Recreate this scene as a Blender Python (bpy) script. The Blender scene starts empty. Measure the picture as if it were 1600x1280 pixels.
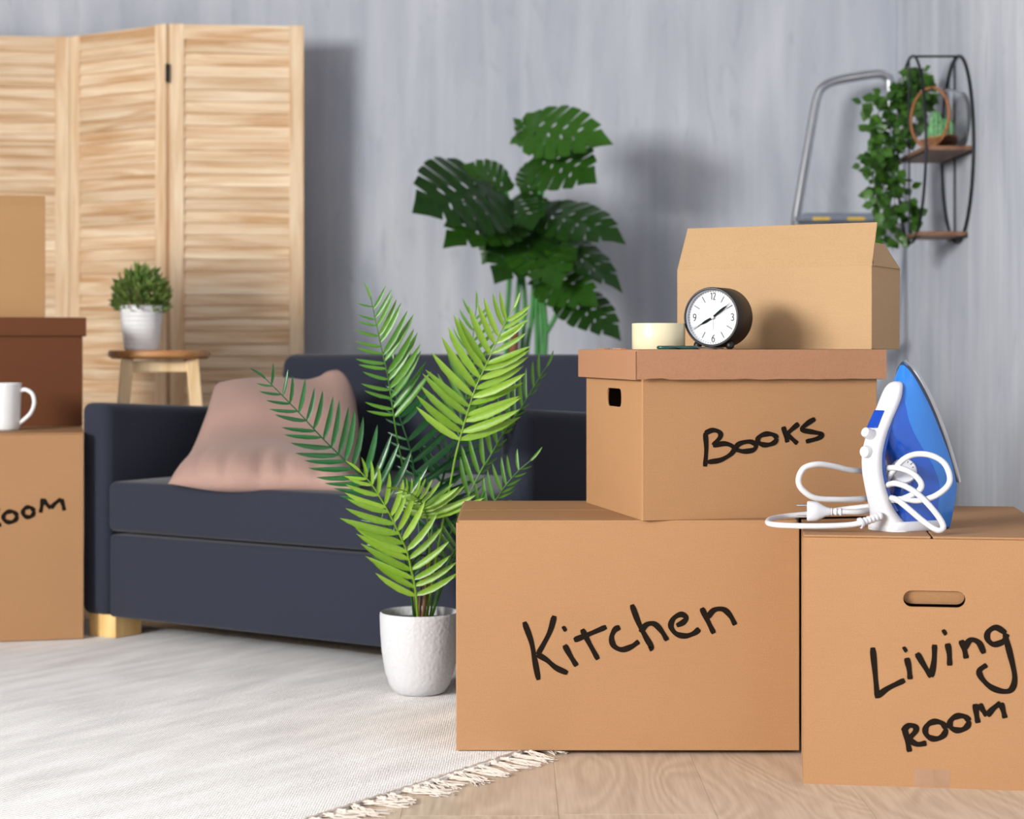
import bpy, bmesh, math, random
from mathutils import Vector, Matrix, noise
from mathutils.geometry import tessellate_polygon

# ---------------------------------------------------------------- camera, light, exposure
scene = bpy.context.scene
COL = scene.collection
F = 2843.0            # focal length in pixels of the 1600 x 1280 frame
H = 0.707             # camera height
HY = 546.0            # horizon row

cam_d = bpy.data.cameras.new('camera')
cam = bpy.data.objects.new('camera', cam_d)
COL.objects.link(cam)
cam.location = (0, 0, H)
cam.rotation_euler = (math.pi/2, 0, 0)
cam_d.sensor_fit = 'HORIZONTAL'
cam_d.sensor_width = 36.0
cam_d.lens = F/1600*36.0
cam_d.shift_y = (HY-640.0)/1600.0
cam_d.clip_start = 0.05
cam_d.dof.use_dof = True
cam_d.dof.focus_distance = 3.16
cam_d.dof.aperture_fstop = 4.2
scene.camera = cam

vs = scene.view_settings
vs.view_transform = 'Standard'
vs.look = 'None'
vs.gamma = 1.0
vs.use_curve_mapping = False
vs.exposure = 0.28

world = bpy.data.worlds.new('world')
scene.world = world
world.use_nodes = True
bg = world.node_tree.nodes['Background']
bg.inputs[0].default_value = (0.86, 0.93, 1.0, 1)
bg.inputs[1].default_value = 0.6

def area_light(name, loc, rot, sx, sy, power, color):
    d = bpy.data.lights.new(name, 'AREA')
    d.shape = 'RECTANGLE'; d.size = sx; d.size_y = sy
    d.energy = power; d.color = color
    o = bpy.data.objects.new(name, d); COL.objects.link(o)
    o.location = loc; o.rotation_euler = rot
    return o
# daylight entering by the window in the left wall, plus an unseen fill lamp added behind the camera
area_light('window_daylight_side', (-4.36, -0.95, 1.98), (0, math.radians(-90), 0), 1.3, 2.9, 760, (1.0, 0.985, 0.96))
area_light('fill_light_rear', (-1.3, -3.66, 1.60), (math.radians(90), 0, 0), 3.0, 1.5, 16, (0.97, 0.985, 1.0))

# ---------------------------------------------------------------- helpers
def W(px, py, Y):
    """point of the room at depth Y that sits on this ray of the camera"""
    return Vector(((px-800.0)/F*Y, Y, H-(py-HY)/F*Y))

def on_plane(px, py, p0, n):
    d = Vector(((px-800.0)/F, 1.0, -(py-HY)/F))
    o = Vector((0, 0, H))
    t = (Vector(p0)-o).dot(n)/d.dot(n)
    return o+d*t

def catmull(pts, k=8, closed=False):
    P = [Vector(p) for p in pts]
    n = len(P)
    if n < 3 and not closed: 
        return [P[0].lerp(P[1], i/k) for i in range(k+1)]
    out = []
    segs = n if closed else n-1
    for i in range(segs):
        if closed:
            a, b, c, d = P[(i-1) % n], P[i], P[(i+1) % n], P[(i+2) % n]
        else:
            b, c = P[i], P[i+1]
            a = P[i-1] if i > 0 else b*2-c
            d = P[i+2] if i+2 < n else c*2-b
        for j in range(k):
            t = j/k
            out.append(0.5*((2*b)+(c-a)*t+(2*a-5*b+4*c-d)*t*t+(3*b-a-3*c+d)*t**3))
    if not closed: out.append(P[-1])
    return out

class MB:
    def __init__(s):
        s.v = []; s.f = []
    def add(s, vs, fs, M=None):
        b = len(s.v)
        for p in vs:
            p = Vector(p)
            s.v.append(M @ p if M is not None else p)
        s.f += [tuple(i+b for i in q) for q in fs]
        return s
    def box(s, x0, x1, y0, y1, z0, z1, M=None):
        vs = [(x0,y0,z0),(x1,y0,z0),(x1,y1,z0),(x0,y1,z0),(x0,y0,z1),(x1,y0,z1),(x1,y1,z1),(x0,y1,z1)]
        return s.add(vs, [(0,3,2,1),(4,5,6,7),(0,1,5,4),(1,2,6,5),(2,3,7,6),(3,0,4,7)], M)
    def bar(s, a, b, w, d, side=Vector((0,1,0)), w2=None, d2=None):
        """square bar from a to b; w across, d along 'side'"""
        a = Vector(a); b = Vector(b); t = (b-a).normalized()
        y = (side-t*side.dot(t)).normalized(); x = y.cross(t)
        w2 = w if w2 is None else w2; d2 = d if d2 is None else d2
        vs = []
        for p, ww, dd in ((a, w, d), (b, w2, d2)):
            for i, j in ((-1,-1),(1,-1),(1,1),(-1,1)):
                vs.append(p+x*ww/2*i+y*dd/2*j)
        return s.add(vs, [(3,2,1,0),(4,5,6,7),(0,1,5,4),(1,2,6,5),(2,3,7,6),(3,0,4,7)])
    def tube(s, path, r, n=8, closed=False):
        P = [Vector(p) for p in path]
        m = len(P)
        R = r if isinstance(r, (list, tuple)) else [r]*m
        tang = []
        for i in range(m):
            if closed: t = P[(i+1) % m]-P[i-1]
            else: t = P[min(i+1, m-1)]-P[max(i-1, 0)]
            tang.append(t.normalized())
        up = Vector((0,0,1)) if abs(tang[0].z) < .9 else Vector((0,1,0))
        nrm = (up-tang[0]*up.dot(tang[0])).normalized()
        vs = []
        for i in range(m):
            nrm = (nrm-tang[i]*nrm.dot(tang[i])).normalized()
            bn = tang[i].cross(nrm)
            for j in range(n):
                a = 2*math.pi*j/n
                vs.append(P[i]+(nrm*math.cos(a)+bn*math.sin(a))*R[i])
        fs = []
        for i in range(m if closed else m-1):
            k = (i+1) % m
            for j in range(n):
                q = (j+1) % n
                fs.append((i*n+j, i*n+q, k*n+q, k*n+j))
        if not closed:
            fs.append(tuple(reversed(range(n)))); fs.append(tuple((m-1)*n+j for j in range(n)))
        return s.add(vs, fs)
    def lathe(s, prof, n=32, M=None, cap0=False, cap1=False):
        vs = []; fs = []
        for r, z in prof:
            for j in range(n):
                a = 2*math.pi*j/n
                vs.append((r*math.cos(a), r*math.sin(a), z))
        m = len(prof)
        for i in range(m-1):
            for j in range(n):
                q = (j+1) % n
                fs.append((i*n+j, i*n+q, (i+1)*n+q, (i+1)*n+j))
        if cap0: fs.append(tuple(reversed(range(n))))
        if cap1: fs.append(tuple((m-1)*n+j for j in range(n)))
        return s.add(vs, fs, M)
    def loft(s, rings, cap=True, M=None):
        n = len(rings[0]); vs = [p for r in rings for p in r]; fs = []
        for i in range(len(rings)-1):
            for j in range(n):
                q = (j+1) % n
                fs.append((i*n+j, i*n+q, (i+1)*n+q, (i+1)*n+j))
        if cap:
            fs.append(tuple(reversed(range(n)))); fs.append(tuple((len(rings)-1)*n+j for j in range(n)))
        return s.add(vs, fs, M)
    def plate(s, outer, holes, th, M=None):
        """flat plate in xy, z from 0 to th, with holes"""
        loops = [[Vector((p[0], p[1], 0)) for p in l] for l in [outer]+list(holes)]
        tris = tessellate_polygon(loops)
        flat = [p for l in loops for p in l]; N = len(flat)
        vs = [(p.x, p.y, 0) for p in flat]+[(p.x, p.y, th) for p in flat]
        fs = []
        for t in tris:
            a, b, c = [flat[i] for i in t]
            if (b-a).cross(c-a).z < 0: t = (t[0], t[2], t[1])
            fs.append((t[0]+N, t[1]+N, t[2]+N)); fs.append((t[2], t[1], t[0]))
        b = 0
        for l in loops:
            k = len(l)
            for i in range(k):
                j = (i+1) % k
                fs.append((b+i, b+j, b+j+N, b+i+N))
            b += k
        return s.add(vs, fs, M)
    def ribbon(s, pts, w, th, ox, oy, on):
        """pen stroke lying on a plane: 3D pts, widths, thickness along on"""
        m = len(pts)
        vs = []; fs = []
        for i in range(m):
            t = (pts[min(i+1, m-1)]-pts[max(i-1, 0)]).normalized()
            sd = on.cross(t).normalized()
            k = w[i] if isinstance(w, list) else w
            for q in (pts[i]-sd*k/2, pts[i]+sd*k/2):
                vs.append(q); vs.append(q+on*th)
        for i in range(m-1):
            a = i*4; b = a+4
            fs += [(a+1, b+1, b+3, a+3), (a, a+2, b+2, b), (a, b, b+1, a+1), (a+2, a+3, b+3, b+2)]
        fs += [(0, 1, 3, 2), (m*4-4, m*4-2, m*4-1, m*4-3)]
        return s.add(vs, fs)
    def build(s, name, mat, parent=None, loc=None, smooth=35, bevel=0, seg=2, sub=0, fix=True):
        me = bpy.data.meshes.new(name)
        me.from_pydata([tuple(p) for p in s.v], [], s.f)
        if fix:
            bm = bmesh.new(); bm.from_mesh(me)
            bmesh.ops.recalc_face_normals(bm, faces=bm.faces[:])
            bm.to_mesh(me); bm.free()
        if smooth:
            for p in me.polygons: p.use_smooth = True
            me.set_sharp_from_angle(angle=math.radians(smooth))
        me.materials.append(mat)
        o = bpy.data.objects.new(name, me); COL.objects.link(o)
        if loc is not None: o.location = loc
        if parent is not None: o.parent = parent
        if bevel:
            b = o.modifiers.new('edge', 'BEVEL'); b.width = bevel; b.segments = seg
            b.limit_method = 'ANGLE'; b.angle_limit = math.radians(40)
            b.harden_normals = False
            if smooth:
                for p in me.polygons: p.use_smooth = True
        if sub:
            m = o.modifiers.new('sub', 'SUBSURF'); m.levels = sub; m.render_levels = sub
        return o

def thing(name, label, cat, loc=(0,0,0), rz=0, group=None):
    o = bpy.data.objects.new(name, None); COL.objects.link(o)
    o.location = loc; o.rotation_euler = (0, 0, rz)
    o.empty_display_size = .05
    o['label'] = label; o['category'] = cat
    if group: o['group'] = group
    return o
def tag(o, label, cat, group=None):
    o['label'] = label; o['category'] = cat
    if group: o['group'] = group
    return o
def inst(mesh, name, parent, M):
    o = bpy.data.objects.new(name, mesh); COL.objects.link(o)
    o.parent = parent; o.matrix_local = M
    return o

# ---------------------------------------------------------------- materials
def srgb(r, g, b):
    def c(x):
        x /= 255.0
        return x/12.92 if x <= .04045 else ((x+.055)/1.055)**2.4
    return (c(r), c(g), c(b), 1.0)

def new_mat(name):
    m = bpy.data.materials.new(name); m.use_nodes = True
    nt = m.node_tree; b = nt.nodes['Principled BSDF']
    return m, nt, b

def nd(nt, t, **kw):
    n = nt.nodes.new(t)
    for k, v in kw.items(): setattr(n, k, v)
    return n

def plain(name, col, rough=.5, metal=0.0, var=.06, scale=30, bump=0.0, bscale=200, **inp):
    m, nt, b = new_mat(name)
    tc = nd(nt, 'ShaderNodeTexCoord')
    nz = nd(nt, 'ShaderNodeTexNoise'); nz.inputs['Scale'].default_value = scale
    nt.links.new(tc.outputs['Object'], nz.inputs['Vector'])
    rp = nd(nt, 'ShaderNodeValToRGB')
    c = col
    rp.color_ramp.elements[0].color = (c[0]*(1-var), c[1]*(1-var), c[2]*(1-var), 1)
    rp.color_ramp.elements[1].color = (min(1, c[0]*(1+var)), min(1, c[1]*(1+var)), min(1, c[2]*(1+var)), 1)
    rp.color_ramp.elements[0].position = .3; rp.color_ramp.elements[1].position = .7
    nt.links.new(nz.outputs['Fac'], rp.inputs['Fac'])
    nt.links.new(rp.outputs['Color'], b.inputs['Base Color'])
    b.inputs['Roughness'].default_value = rough
    b.inputs['Metallic'].default_value = metal
    if bump:
        n2 = nd(nt, 'ShaderNodeTexNoise'); n2.inputs['Scale'].default_value = bscale
        nt.links.new(tc.outputs['Object'], n2.inputs['Vector'])
        bp = nd(nt, 'ShaderNodeBump'); bp.inputs['Strength'].default_value = bump
        bp.inputs['Distance'].default_value = .002
        nt.links.new(n2.outputs['Fac'], bp.inputs['Height'])
        nt.links.new(bp.outputs['Normal'], b.inputs['Normal'])
    for k, v in inp.items():
        b.inputs[k.replace('_', ' ')].default_value = v
    return m

def cardboard(name, col, var=.07, flute='z'):
    """kraft board: fine speckle plus faint flute lines"""
    m, nt, b = new_mat(name)
    tc = nd(nt, 'ShaderNodeTexCoord')
    mp = nd(nt, 'ShaderNodeMapping'); mp.inputs['Scale'].default_value = (9, 9, 260)
    nt.links.new(tc.outputs['Object'], mp.inputs['Vector'])
    n1 = nd(nt, 'ShaderNodeTexNoise'); n1.inputs['Scale'].default_value = 1.6; n1.inputs['Detail'].default_value = 3
    nt.links.new(mp.outputs['Vector'], n1.inputs['Vector'])
    n2 = nd(nt, 'ShaderNodeTexNoise'); n2.inputs['Scale'].default_value = 420; n2.inputs['Detail'].default_value = 4
    nt.links.new(tc.outputs['Object'], n2.inputs['Vector'])
    n3 = nd(nt, 'ShaderNodeTexNoise'); n3.inputs['Scale'].default_value = 7; n3.inputs['Detail'].default_value = 2
    nt.links.new(tc.outputs['Object'], n3.inputs['Vector'])
    a = nd(nt, 'ShaderNodeMath', operation='MULTIPLY_ADD'); a.inputs[1].default_value = .17
    nt.links.new(n1.outputs['Fac'], a.inputs[0])
    a2 = nd(nt, 'ShaderNodeMath', operation='MULTIPLY_ADD'); a2.inputs[1].default_value = .68
    nt.links.new(n2.outputs['Fac'], a2.inputs[0])
    a3 = nd(nt, 'ShaderNodeMath', operation='MULTIPLY'); a3.inputs[1].default_value = .15
    nt.links.new(n3.outputs['Fac'], a3.inputs[0])
    nt.links.new(a3.outputs[0], a2.inputs[2]); nt.links.new(a2.outputs[0], a.inputs[2])
    rp = nd(nt, 'ShaderNodeValToRGB')
    rp.color_ramp.elements[0].position = .36; rp.color_ramp.elements[1].position = .64
    rp.color_ramp.elements[0].color = (col[0]*(1-var), col[1]*(1-var*1.1), col[2]*(1-var*1.2), 1)
    rp.color_ramp.elements[1].color = (col[0]*(1+var), col[1]*(1+var*1.1), col[2]*(1+var*1.2), 1)
    nt.links.new(a.outputs[0], rp.inputs['Fac'])
    nt.links.new(rp.outputs['Color'], b.inputs['Base Color'])
    b.inputs['Roughness'].default_value = .72
    b.inputs['Specular IOR Level'].default_value = .25
    bp = nd(nt, 'ShaderNodeBump'); bp.inputs['Strength'].default_value = .12; bp.inputs['Distance'].default_value = .001
    nt.links.new(a.outputs[0], bp.inputs['Height']); nt.links.new(bp.outputs['Normal'], b.inputs['Normal'])
    return m

def wood(name, c1, c2, sc=(4, 60, 60), rough=.5, var_obj=.0):
    """grain runs along the axis with the small scale"""
    m, nt, b = new_mat(name)
    tc = nd(nt, 'ShaderNodeTexCoord'); oi = nd(nt, 'ShaderNodeObjectInfo')
    ad = nd(nt, 'ShaderNodeVectorMath', operation='ADD')
    ml = nd(nt, 'ShaderNodeMath', operation='MULTIPLY'); ml.inputs[1].default_value = 17.0
    nt.links.new(oi.outputs['Random'], ml.inputs[0])
    nt.links.new(tc.outputs['Object'], ad.inputs[0]); nt.links.new(ml.outputs[0], ad.inputs[1])
    mp = nd(nt, 'ShaderNodeMapping'); mp.inputs['Scale'].default_value = sc
    nt.links.new(ad.outputs[0], mp.inputs['Vector'])
    n1 = nd(nt, 'ShaderNodeTexNoise'); n1.inputs['Scale'].default_value = 1.0; n1.inputs['Detail'].default_value = 5
    n1.inputs['Distortion'].default_value = .6
    nt.links.new(mp.outputs['Vector'], n1.inputs['Vector'])
    rp = nd(nt, 'ShaderNodeValToRGB')
    rp.color_ramp.elements[0].position = .32; rp.color_ramp.elements[1].position = .66
    rp.color_ramp.elements[0].color = c1; rp.color_ramp.elements[1].color = c2
    nt.links.new(n1.outputs['Fac'], rp.inputs['Fac'])
    hs = nd(nt, 'ShaderNodeHueSaturation')
    mr = nd(nt, 'ShaderNodeMapRange'); mr.inputs[3].default_value = 1-var_obj; mr.inputs[4].default_value = 1+var_obj
    nt.links.new(oi.outputs['Random'], mr.inputs[0]); nt.links.new(mr.outputs[0], hs.inputs['Value'])
    nt.links.new(rp.outputs['Color'], hs.inputs['Color'])
    nt.links.new(hs.outputs['Color'], b.inputs['Base Color'])
    b.inputs['Roughness'].default_value = rough
    return m

def leaf_mat(name, c1, c2, trans=.25, rough=.4):
    m, nt, b = new_mat(name)
    oi = nd(nt, 'ShaderNodeObjectInfo'); tc = nd(nt, 'ShaderNodeTexCoord')
    nz = nd(nt, 'ShaderNodeTexNoise'); nz.inputs['Scale'].default_value = 14
    nt.links.new(tc.outputs['Object'], nz.inputs['Vector'])
    av = nd(nt, 'ShaderNodeMath', operation='MULTIPLY_ADD'); av.inputs[1].default_value = .55
    nt.links.new(oi.outputs['Random'], av.inputs[0])
    hf = nd(nt, 'ShaderNodeMath', operation='MULTIPLY'); hf.inputs[1].default_value = .45
    nt.links.new(nz.outputs['Fac'], hf.inputs[0]); nt.links.new(hf.outputs[0], av.inputs[2])
    mx = nd(nt, 'ShaderNodeValToRGB')
    mx.color_ramp.elements[0].color = c1; mx.color_ramp.elements[1].color = c2
    nt.links.new(av.outputs[0], mx.inputs['Fac'])
    nt.links.new(mx.outputs['Color'], b.inputs['Base Color'])
    b.inputs['Roughness'].default_value = rough
    tr = nd(nt, 'ShaderNodeBsdfTranslucent'); nt.links.new(mx.outputs['Color'], tr.inputs['Color'])
    ms = nd(nt, 'ShaderNodeMixShader'); ms.inputs[0].default_value = trans
    out = nt.nodes['Material Output']
    nt.links.new(b.outputs[0], ms.inputs[1]); nt.links.new(tr.outputs[0], ms.inputs[2])
    nt.links.new(ms.outputs[0], out.inputs['Surface'])
    return m

def wall_mat():
    m, nt, b = new_mat('plaster_wall')
    tc = nd(nt, 'ShaderNodeTexCoord')
    def nz(scale, sc, detail=5, dist=0.0):
        mp = nd(nt, 'ShaderNodeMapping'); mp.inputs['Scale'].default_value = sc
        nt.links.new(tc.outputs['Object'], mp.inputs['Vector'])
        n = nd(nt, 'ShaderNodeTexNoise'); n.inputs['Scale'].default_value = scale
        n.inputs['Detail'].default_value = detail; n.inputs['Distortion'].default_value = dist
        nt.links.new(mp.outputs['Vector'], n.inputs['Vector'])
        return n
    big = nz(1.0, (3.4, 3.4, 1.5), 6, .8)
    stk = nz(1.0, (14, 14, 1.1), 5, .4)
    spk = nz(1.0, (16, 16, 5), 6, 1.2)
    def ramp(src, p0, p1, c0, c1):
        r = nd(nt, 'ShaderNodeValToRGB'); e = r.color_ramp.elements
        e[0].position = p0; e[1].position = p1; e[0].color = c0; e[1].color = c1
        nt.links.new(src, r.inputs['Fac']); return r
    base = ramp(big.outputs['Fac'], .3, .7, srgb(164, 169, 181), srgb(204, 206, 212))
    st = ramp(stk.outputs['Fac'], .3, .75, srgb(172, 178, 190), srgb(216, 218, 222))
    m1 = nd(nt, 'ShaderNodeMix', data_type='RGBA'); m1.inputs[0].default_value = .5
    nt.links.new(base.outputs['Color'], m1.inputs[6]); nt.links.new(st.outputs['Color'], m1.inputs[7])
    sp = ramp(spk.outputs['Fac'], .58, .80, (0, 0, 0, 1), (.55, .55, .55, 1))
    m2 = nd(nt, 'ShaderNodeMix', data_type='RGBA')
    nt.links.new(sp.outputs['Color'], m2.inputs[0]); nt.links.new(m1.outputs[2], m2.inputs[6])
    m2.inputs[7].default_value = srgb(158, 163, 176)
    nt.links.new(m2.outputs[2], b.inputs['Base Color'])
    b.inputs['Roughness'].default_value = .8
    b.inputs['Specular IOR Level'].default_value = .2
    bp = nd(nt, 'ShaderNodeBump'); bp.inputs['Strength'].default_value = .25; bp.inputs['Distance'].default_value = .004
    nt.links.new(stk.outputs['Fac'], bp.inputs['Height']); nt.links.new(bp.outputs['Normal'], b.inputs['Normal'])
    return m

def floor_mat():
    m, nt, b = new_mat('oak_laminate')
    tc = nd(nt, 'ShaderNodeTexCoord'); oi = nd(nt, 'ShaderNodeObjectInfo')
    ml = nd(nt, 'ShaderNodeMath', operation='MULTIPLY'); ml.inputs[1].default_value = 23.0
    nt.links.new(oi.outputs['Random'], ml.inputs[0])
    ad = nd(nt, 'ShaderNodeVectorMath', operation='ADD')
    nt.links.new(tc.outputs['Object'], ad.inputs[0]); nt.links.new(ml.outputs[0], ad.inputs[1])
    mp = nd(nt, 'ShaderNodeMapping'); mp.inputs['Scale'].default_value = (5.4, 1.5, 1)
    nt.links.new(ad.outputs[0], mp.inputs['Vector'])
    n1 = nd(nt, 'ShaderNodeTexNoise'); n1.inputs['Scale'].default_value = 1.0; n1.inputs['Detail'].default_value = 2
    n1.inputs['Distortion'].default_value = .5
    nt.links.new(mp.outputs['Vector'], n1.inputs['Vector'])
    # contour lines of the noise read as growth rings
    k = nd(nt, 'ShaderNodeMath', operation='MULTIPLY'); k.inputs[1].default_value = 95.0
    nt.links.new(n1.outputs['Fac'], k.inputs[0])
    sn = nd(nt, 'ShaderNodeMath', operation='SINE'); nt.links.new(k.outputs[0], sn.inputs[0])
    mp2 = nd(nt, 'ShaderNodeMapping'); mp2.inputs['Scale'].default_value = (160, 8, 1)
    nt.links.new(ad.outputs[0], mp2.inputs['Vector'])
    n2 = nd(nt, 'ShaderNodeTexNoise'); n2.inputs['Scale'].default_value = 1.0; n2.inputs['Detail'].default_value = 4
    nt.links.new(mp2.outputs['Vector'], n2.inputs['Vector'])
    a = nd(nt, 'ShaderNodeMath', operation='MULTIPLY_ADD'); a.inputs[1].default_value = .095
    hn = nd(nt, 'ShaderNodeMath', operation='MULTIPLY'); hn.inputs[1].default_value = .55
    nt.links.new(n2.outputs['Fac'], hn.inputs[0])
    nt.links.new(sn.outputs[0], a.inputs[0]); nt.links.new(hn.outputs[0], a.inputs[2])
    rp = nd(nt, 'ShaderNodeValToRGB'); e = rp.color_ramp.elements
    e[0].position = .02; e[1].position = .50
    e[0].color = srgb(172, 152, 131); e[1].color = srgb(208, 189, 168)
    nt.links.new(a.outputs[0], rp.inputs['Fac'])
    hs = nd(nt, 'ShaderNodeHueSaturation')
    mr = nd(nt, 'ShaderNodeMapRange'); mr.inputs[3].default_value = .985; mr.inputs[4].default_value = 1.015
    nt.links.new(oi.outputs['Random'], mr.inputs[0]); nt.links.new(mr.outputs[0], hs.inputs['Value'])
    nt.links.new(rp.outputs['Color'], hs.inputs['Color'])
    nt.links.new(hs.outputs['Color'], b.inputs['Base Color'])
    b.inputs['Roughness'].default_value = .42
    return m

def rug_mat():
    m, nt, b = new_mat('woven_cotton')
    tc = nd(nt, 'ShaderNodeTexCoord')
    def nz(sc, detail):
        mp = nd(nt, 'ShaderNodeMapping'); mp.inputs['Scale'].default_value = sc
        nt.links.new(tc.outputs['Object'], mp.inputs['Vector'])
        n = nd(nt, 'ShaderNodeTexNoise'); n.inputs['Scale'].default_value = 1; n.inputs['Detail'].default_value = detail
        nt.links.new(mp.outputs['Vector'], n.inputs['Vector']); return n
    a = nz((4, 16, 1), 6)
    rp = nd(nt, 'ShaderNodeValToRGB'); e = rp.color_ramp.elements
    e[0].position = .3; e[1].position = .7; e[0].color = srgb(222, 220, 218); e[1].color = srgb(248, 246, 244)
    nt.links.new(a.outputs['Fac'], rp.inputs['Fac'])
    nt.links.new(rp.outputs['Color'], b.inputs['Base Color'])
    b.inputs['Roughness'].default_value = .95; b.inputs['Specular IOR Level'].default_value = .1
    w1 = nd(nt, 'ShaderNodeTexWave', wave_type='BANDS', bands_direction='X'); w1.inputs['Scale'].default_value = 42
    w1.inputs['Distortion'].default_value = 1.5
    nt.links.new(tc.outputs['Object'], w1.inputs['Vector'])
    w2 = nd(nt, 'ShaderNodeTexWave', wave_type='BANDS', bands_direction='Y'); w2.inputs['Scale'].default_value = 62
    nt.links.new(tc.outputs['Object'], w2.inputs['Vector'])
    mm = nd(nt, 'ShaderNodeMath', operation='MULTIPLY'); nt.links.new(w1.outputs['Fac'], mm.inputs[0]); nt.links.new(w2.outputs['Fac'], mm.inputs[1])
    c = nz((70, 200, 1), 3)
    m2 = nd(nt, 'ShaderNodeMath', operation='ADD'); nt.links.new(mm.outputs[0], m2.inputs[0]); nt.links.new(c.outputs['Fac'], m2.inputs[1])
    bp = nd(nt, 'ShaderNodeBump'); bp.inputs['Strength'].default_value = .45; bp.inputs['Distance'].default_value = .004
    nt.links.new(m2.outputs[0], bp.inputs['Height']); nt.links.new(bp.outputs['Normal'], b.inputs['Normal'])
    return m

def fabric(name, col, var=.12, scale=500):
    m, nt, b = new_mat(name)
    tc = nd(nt, 'ShaderNodeTexCoord')
    n = nd(nt, 'ShaderNodeTexNoise'); n.inputs['Scale'].default_value = scale; n.inputs['Detail'].default_value = 3
    nt.links.new(tc.outputs['Object'], n.inputs['Vector'])
    rp = nd(nt, 'ShaderNodeValToRGB'); e = rp.color_ramp.elements
    e[0].position = .35; e[1].position = .65
    e[0].color = (col[0]*(1-var), col[1]*(1-var), col[2]*(1-var), 1); e[1].color = (col[0]*(1+var), col[1]*(1+var), col[2]*(1+var), 1)
    nt.links.new(n.outputs['Fac'], rp.inputs['Fac']); nt.links.new(rp.outputs['Color'], b.inputs['Base Color'])
    b.inputs['Roughness'].default_value = .9; b.inputs['Specular IOR Level'].default_value = .15
    b.inputs['Sheen Weight'].default_value = .12; b.inputs['Sheen Roughness'].default_value = .5
    bp = nd(nt, 'ShaderNodeBump'); bp.inputs['Strength'].default_value = .15; bp.inputs['Distance'].default_value = .002
    nt.links.new(n.outputs['Fac'], bp.inputs['Height']); nt.links.new(bp.outputs['Normal'], b.inputs['Normal'])
    return m

def glass(name, col=(1,1,1,1), rough=0.0, ior=1.45, alpha=1.0):
    m, nt, b = new_mat(name)
    b.inputs['Base Color'].default_value = col; b.inputs['Roughness'].default_value = rough
    b.inputs['IOR'].default_value = ior; b.inputs['Transmission Weight'].default_value = 1.0
    return m

M_WALL = wall_mat()
M_CEIL = plain('grey_ceiling_paint', srgb(158, 160, 163), .9, var=.02)
M_FLOOR = floor_mat()
M_SUBFLOOR = plain('subfloor', srgb(96, 76, 60), .9)
M_RUG = rug_mat()
M_TASSEL = plain('cotton_thread', srgb(204, 192, 181), .95, var=.06, scale=60)
M_KRAFT = cardboard('kraft_cardboard', srgb(159, 119, 82))
M_KRAFT_LID = cardboard('kraft_lid_cardboard', srgb(154, 112, 83))
M_KRAFT_PALE = cardboard('pale_cardboard', srgb(164, 133, 97))
M_KRAFT_BROWN = cardboard('brown_cardboard', srgb(96, 54, 27))
M_KRAFT_TAN = cardboard('tan_cardboard', srgb(170, 132, 89))
M_INK = plain('marker_ink', srgb(26, 19, 13), .8, var=.1, scale=300, Specular_IOR_Level=.08)
M_TAPE = plain('packing_tape', srgb(200, 168, 146), .25, var=.1, scale=90, Alpha=.28)
M_SOFA = fabric('navy_grey_fabric', srgb(41, 44, 56))
M_PILLOW = fabric('mauve_linen', srgb(160, 130, 119), var=.06)
M_PINE = wood('pine', srgb(204, 160, 114), srgb(244, 222, 190), (3.0, 34, 40), .55, .07)
M_PINE_V = wood('pine_upright', srgb(212, 172, 128), srgb(242, 218, 184), (40, 40, 3.0), .55, .04)
M_LEG = wood('birch_leg', srgb(206, 162, 96), srgb(232, 196, 134), (30, 30, 3), .5)
M_STOOL = wood('stool_seat_wood', srgb(176, 118, 66), srgb(214, 160, 104), (4, 40, 40), .45)
M_STOOL_LEG = wood('stool_leg_wood', srgb(222, 184, 132), srgb(244, 216, 172), (30, 30, 3), .5)
M_SHELFWOOD = wood('shelf_board_wood', srgb(96, 66, 48), srgb(140, 100, 74), (30, 4, 40), .5)
M_WHITE_CER = plain('white_ceramic', srgb(232, 232, 232), .35, var=.015)
M_BLACKMETAL = plain('black_wire', srgb(38, 42, 45), .45, .6)
M_STEEL = plain('brushed_aluminium', srgb(196, 198, 202), .3, .95, var=.03)
M_HINGE = plain('dark_hinge', srgb(45, 40, 36), .4, .8)

# ---------------------------------------------------------------- the room
WB = 6.10; WR = 1.287; WL = -4.3; WF = -3.6; CZ = 2.70
def struct(o):
    o['kind'] = 'structure'; return o
mb = MB(); mb.box(WL-.1, WR+.1, WB, WB+.1, -.02, CZ)
struct(mb.build('wall_back', M_WALL, smooth=0))
mb = MB(); mb.box(WR, WR+.1, WF-.1, WB, -.02, CZ)
struct(mb.build('wall_right', M_WALL, smooth=0))
def wall_with_window(name, M, length, hole):
    m = MB()
    hx0, hx1, hz0, hz1 = hole
    m.plate([(0,-.02),(length,-.02),(length,CZ),(0,CZ)], [[(hx0,hz0),(hx0,hz1),(hx1,hz1),(hx1,hz0)]], .1, M)
    return struct(m.build(name, M_WALL, smooth=0))
# left wall: plate x -> world y ; plate y -> world z
Ml = Matrix(((0,0,-1,WL),(1,0,0,WF-.1),(0,1,0,0),(0,0,0,1)))
wall_with_window('wall_left', Ml, WB-WF+.1, (1.20, 4.20, 1.30, 2.66))
Mf = Matrix(((1,0,0,WL),(0,0,-1,WF),(0,1,0,0),(0,0,0,1)))
wall_with_window('wall_front', Mf, WR-WL, (1.48, 4.52, .83, 2.37))
mb = MB(); mb.box(WL-.1, WR+.1, WF-.1, WB+.1, CZ, CZ+.1)
struct(mb.build('ceiling', M_CEIL, smooth=0))
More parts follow.
